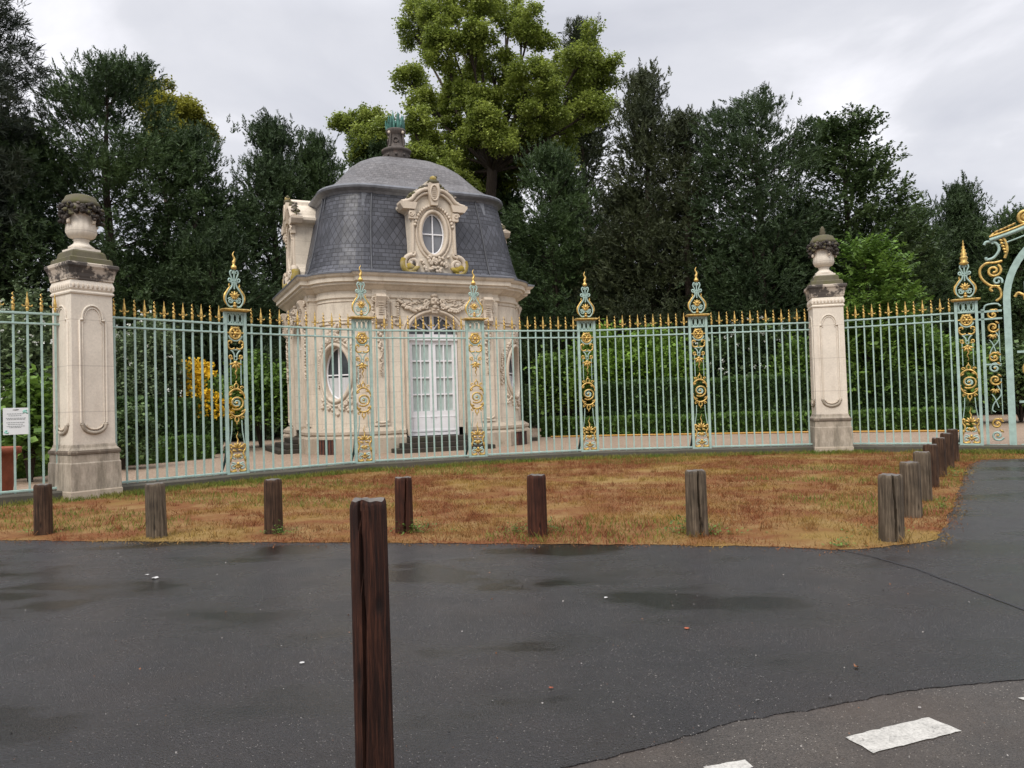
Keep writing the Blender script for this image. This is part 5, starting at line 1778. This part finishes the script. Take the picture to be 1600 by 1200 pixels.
# --- shrubs
def shrub(name, label, px, top_py, Y, rad_px, leaf, seed, n=900, size=.45, flowers=None, nf=0, kind='broad', group='shrubs in the garden', depth=.8, fs=.16):
    g = np.random.default_rng(seed)
    tp = at(px, top_py, Y)
    H = tp.z; Rr = rad_px * Y / F
    t = thing(name, label, 'shrub', (tp.x, Y, 0), 0, group)
    d = norm(g.normal(0, 1, (n, 3))); d[:, 2] = np.abs(d[:, 2]) * 1.0 - .25 * (g.random(n) < .35)
    lump = 1 + .16 * np.sin(d[:, 0] * 5 + seed) + .14 * np.sin(d[:, 2] * 6 + d[:, 1] * 4 + seed * 2)
    rad = g.random(n) ** .35 * lump
    P = d * rad[:, None] * np.array([Rr, Rr * depth, H * .58]) + np.array([0, 0, H * .42])
    P[:, 2] = np.maximum(P[:, 2], .08)
    V = spray_instances(P, d + np.array([0, 0, .4]), size * g.uniform(.6, 1.3, n), kind, g).reshape(-1, 3)
    V[:, 2] = np.maximum(V[:, 2], .03)
    npmesh('foliage', V, np.arange(len(V)).reshape(-1, 4), [leaf], t)
    if flowers:
        dd = norm(g.normal(0, 1, (nf, 3))); dd[:, 2] = np.abs(dd[:, 2]); dd[:, 1] = -np.abs(dd[:, 1])
        P = dd * np.array([Rr, Rr * depth, H * .58]) * g.uniform(.95, 1.12, nf)[:, None] + np.array([0, 0, H * .42])
        if nf > 300:
            P = P[np.sin(P[:, 0] * 3.1 + 1) + np.sin(P[:, 2] * 4.3 + P[:, 0]) > -.7]; nf = len(P)
        V = []
        for q in range(7):
            V.append(leaves(P + g.normal(0, fs * .35, (nf, 3)), g.normal(0, 1, (nf, 3)), np.full(nf, fs), np.full(nf, fs * .4), g))
        V = np.concatenate(V).reshape(-1, 3)
        npmesh('blossom', V, np.arange(len(V)).reshape(-1, 4), [flowers], t)
    b = MB()
    for i in range(6):
        a = i * 1.05 + seed
        b.tube([(0, 0, 0), (.15 * Rr * math.cos(a), .15 * Rr * math.sin(a), H * .3), (.5 * Rr * math.cos(a), .5 * Rr * depth * math.sin(a), H * .7)], [.05, .035, .012], 'bark', 5)
    b.build('stems', t)
    return t


shrub('flowering_shrub', 'tall white-flowered shrub right of the left stone pillar', 225, 495, 24.5, 62, 'sage_leaf', 31, 2000, .28, 'white_flower', 40, fs=.065)
shrub('flowering_shrub', 'white-flowered shrub behind the notice at the left edge', 20, 480, 19, 85, 'sage_leaf', 32, 1700, .3, 'white_flower', 50, fs=.05)
shrub('leafy_shrub', 'green shrub with big leaves standing by the terracotta pot', 45, 600, 16.5, 45, 'bush_leaf', 33, 420, .42)
shrub('yellow_shrub', 'yellow flowering shrub left of the leftmost ornate pier', 303, 572, 25.7, 58, 'bush_leaf', 34, 700, .28, 'yellow_flower', 640, fs=.12)
shrub('leafy_shrub', 'green shrub left of the pavilion behind the fence', 405, 560, 29, 60, 'bush_leaf', 35, 1000, .4)
shrub('leafy_shrub', 'large light green shrub right of the pavilion', 985, 515, 35.6, 100, 'bright_bush_leaf', 36, 1700, .5)
shrub('leafy_shrub', 'darker shrub at the right corner of the pavilion', 885, 545, 37, 45, 'bush_leaf', 37, 800, .5)
shrub('flowering_shrub', 'shrub sprinkled with white blossom left of the right stone pillar', 1165, 500, 36, 95, 'dark_bush_leaf', 38, 1500, .5, 'white_flower', 90, fs=.09)
shrub('leafy_shrub', 'green shrub just left of the right stone pillar', 1245, 540, 33, 50, 'bush_leaf', 39, 800, .42)
shrub('leafy_shrub', 'green shrub right of the right stone pillar', 1365, 520, 31, 60, 'bush_leaf', 40, 1100, .45)
shrub('leafy_shrub', 'green shrub behind the pier beside the gate', 1455, 515, 30, 70, 'bush_leaf', 41, 1200, .45)
shrub('leafy_shrub', 'dark shrub seen through the gate at the right edge', 1590, 540, 31, 70, 'dark_bush_leaf', 42, 1000, .45)
shrub('leafy_shrub', 'low dark shrub in front of the clipped hedge at the left', 190, 640, 19.5, 45, 'dark_bush_leaf', 43, 800, .25)


def hedge(label, p0, p1, h, depth, leaf, seed, size=.16, dens=260, name='clipped_hedge'):
    g = np.random.default_rng(seed)
    a, c = Vector(p0[:2]), Vector(p1[:2])
    L = (c - a).length; e = (c - a).normalized(); nn = Vector((-e.y, e.x))
    n = int(L * (h + depth) * dens)
    u = g.random(n) * L
    top = g.random(n) < depth / (h + depth)
    w = np.where(top, g.random(n) * depth, np.abs(g.normal(0, .04, n)))
    z = np.where(top, h - np.abs(g.normal(0, .03, n)), g.random(n) * h)
    z = z + .03 * np.sin(u * 1.7 + seed) * (z / h)
    P = np.stack([a.x + e.x * u + nn.x * w, a.y + e.y * u + nn.y * w, z], 1)
    D = np.where(top[:, None], np.array([0, 0, 1.0]), np.array([-nn.x, -nn.y, .35])) + g.normal(0, .5, (n, 3))
    l = size * g.uniform(.6, 1.3, n)
    V1 = leaves(P, D, l, l * .35, g)
    V2 = leaves(P + g.normal(0, .03, (n, 3)), D + g.normal(0, .6, (n, 3)), l * .9, l * .32, g)
    V = np.concatenate([V1, V2]).reshape(-1, 3)
    t = thing(name, label, 'hedge', (0, 0, 0), 0, 'clipped hedges in the garden')
    npmesh('foliage', V, np.arange(len(V)).reshape(-1, 4), [leaf], t)
    b = MB()
    q = [a + nn * .1, c + nn * .1, c + nn * (depth - .05), a + nn * (depth - .05)]
    b.rings([[(p.x, p.y, .0) for p in q], [(p.x, p.y, h - .08) for p in q]], leaf, False, True)
    b.build('core', t)
    return t


hedge('low box edging right of the pavilion along the gravel', at(845, 681, 30.5), at(1262, 677, 28.2), .66, .7, 'box_leaf', 51)
hedge('low box edging right of the right stone pillar', at(1262, 677, 28.1), at(1520, 672, 25.5), .68, .7, 'box_leaf', 52)
hedge('tall clipped hedge right of the pavilion under the light green shrub', at(925, 640, 32.2), at(1262, 630, 30.2), 2.08, 1.0, 'hedge_leaf', 53)
hedge('tall clipped hedge behind the right stone pillar and the last fence bay', at(1262, 630, 30.1), at(1510, 630, 27.3), 2.0, 1.0, 'hedge_leaf', 54)
hedge('low box edging left of the leftmost ornate pier', at(185, 720, 20.5), at(335, 712, 23), .62, .6, 'box_leaf', 55, .12)
hedge('tall clipped hedge between the left stone pillar and the yellow shrub', at(150, 650, 21.8), at(350, 640, 25.5), 1.8, .9, 'hedge_leaf', 56, .14)
hedge('low box edging behind the terracotta pot at the left edge', at(-60, 720, 16.2), at(80, 720, 18.2), .55, .6, 'box_leaf', 57, .12)
hedge('clipped hedge at the left edge behind the notice', at(-80, 650, 19.5), at(110, 650, 21), 1.9, .9, 'hedge_leaf', 58, .14)

# garden hose along the box edging
b = MB()
hp = [at(860, 684, 30.0), at(960, 684, 29.6), at(1060, 682, 29.0), at(1160, 680, 28.4), at(1262, 678, 27.7), at(1340, 677, 27.0), at(1430, 674, 26.2), at(1510, 671, 25.2)]
b.tube(crom([(p.x, p.y - .25 + .06 * math.sin(i * 2.1), .055) for i, p in enumerate(hp)], 6), .032, 'hose_yellow', 6)
tag(b.build('garden_hose'), 'yellow garden hose lying along the foot of the low box edging', 'hose')
# orange oval on the clipped hedge
q = at(1019, 632, 33.1)
b = MB(); b.blob((0, 0, 0), (.07, .05, .2), 'tag_orange'); b.tube([(0, 0, .18), (.01, .1, .3)], .012, 'bark', 4)
o = b.build('bird_feeder', None, (q.x, q.y, q.z)); tag(o, 'small orange-brown oval feeder hanging before the clipped hedge', 'feeder')
# slim white stakes
# terracotta pot
q = gnd(-2, 782, .02)
pt = thing('terracotta_pot', 'terracotta plant pot behind the fence at the left edge', 'plant pot', (q.x - .36, q.y + .35, .02))
b = MB()
b.lathe([(.0, 0), (.30, 0), (.31, .05), (.37, .6), (.40, .76), (.45, .77), (.46, .87), (.43, .88), (.40, .80), (0, .78)], 'terracotta', 26)
b.build('pot', pt)
b = MB(); b.lathe([(0, .0), (.46, .0), (.5, .05), (.5, .07), (.44, .07), (0, .03)], 'terracotta', 24); b.build('saucer', pt)

# ------------------------------------------------------------------ sky and light
SUN_EL, SUN_AZ = R(48), R(200)      # azimuth clockwise from +Y
w = bpy.data.worlds.new("World"); scn.world = w; w.use_nodes = True
nt = w.node_tree
for n_ in list(nt.nodes):
    nt.nodes.remove(n_)
N_ = nt.nodes.new
out = N_('ShaderNodeOutputWorld')
sky = N_('ShaderNodeTexSky'); sky.sky_type = 'NISHITA'; sky.sun_disc = False; sky.sun_elevation = SUN_EL; sky.sun_rotation = SUN_AZ; sky.dust_density = 2.0
bg1 = N_('ShaderNodeBackground'); bg1.inputs['Strength'].default_value = 0.05
nt.links.new(sky.outputs[0], bg1.inputs['Color'])
tc = N_('ShaderNodeTexCoord'); sp = N_('ShaderNodeSeparateXYZ'); nt.links.new(tc.outputs['Generated'], sp.inputs[0])


def wm(op, a, b_=None):
    n_ = N_('ShaderNodeMath'); n_.operation = op
    for i, v_ in enumerate((a, b_)):
        if v_ is None:
            continue
        if hasattr(v_, 'is_linked'):
            nt.links.new(v_, n_.inputs[i])
        else:
            n_.inputs[i].default_value = v_
    return n_.outputs[0]


zc = wm('MAXIMUM', sp.outputs['Z'], 0.0)
den = wm('ADD', zc, 0.22)
cb = N_('ShaderNodeCombineXYZ'); nt.links.new(wm('DIVIDE', sp.outputs['X'], den), cb.inputs[0]); nt.links.new(wm('DIVIDE', sp.outputs['Y'], den), cb.inputs[1])
n1 = N_('ShaderNodeTexNoise'); n1.inputs['Scale'].default_value = 1.5; n1.inputs['Detail'].default_value = 7; n1.inputs['Roughness'].default_value = .52; n1.inputs['Distortion'].default_value = .4
mpw = N_('ShaderNodeMapping'); mpw.inputs['Location'].default_value = (3.1, 1.7, 0); nt.links.new(cb.outputs[0], mpw.inputs[0]); nt.links.new(mpw.outputs[0], n1.inputs['Vector'])
cr = N_('ShaderNodeValToRGB'); e = cr.color_ramp.elements
e[0].position = .36; e[0].color = (.50, .51, .56, 1); e[1].position = .64; e[1].color = (.79, .785, .825, 1)
k3 = e.new(.52); k3.color = (.60, .605, .645, 1)
nt.links.new(n1.outputs['Fac'], cr.inputs['Fac'])
# an overcast sky is brighter overhead than near the horizon
el = N_('ShaderNodeMapRange'); el.inputs['From Min'].default_value = .45; el.inputs['From Max'].default_value = 1.0; el.inputs['To Min'].default_value = .92; el.inputs['To Max'].default_value = 2.7
nt.links.new(zc, el.inputs['Value'])
bg2 = N_('ShaderNodeBackground'); nt.links.new(cr.outputs[0], bg2.inputs['Color']); nt.links.new(el.outputs[0], bg2.inputs['Strength'])
mx = N_('ShaderNodeMixShader'); mx.inputs[0].default_value = .9
nt.links.new(bg1.outputs[0], mx.inputs[1]); nt.links.new(bg2.outputs[0], mx.inputs[2]); nt.links.new(mx.outputs[0], out.inputs['Surface'])

sd = bpy.data.lights.new('sun', 'SUN'); sd.energy = 1.5; sd.angle = R(25); sd.color = (1, .95, .88)
so = bpy.data.objects.new('sun', sd); COL.objects.link(so)
dirv = Vector((math.sin(SUN_AZ) * math.cos(SUN_EL), math.cos(SUN_AZ) * math.cos(SUN_EL), math.sin(SUN_EL)))
so.rotation_euler = (-dirv).to_track_quat('-Z', 'Y').to_euler()
so.location = (0, 0, 40)

vs_ = scn.view_settings
scn.display_settings.display_device = 'sRGB'
vs_.view_transform = 'Standard'; vs_.look = 'None'; vs_.gamma = 1; vs_.use_curve_mapping = False
vs_.exposure = 0.62
scn.cycles.max_bounces = 6
scn.cycles.transparent_max_bounces = 4
scn.cycles.use_denoising = True
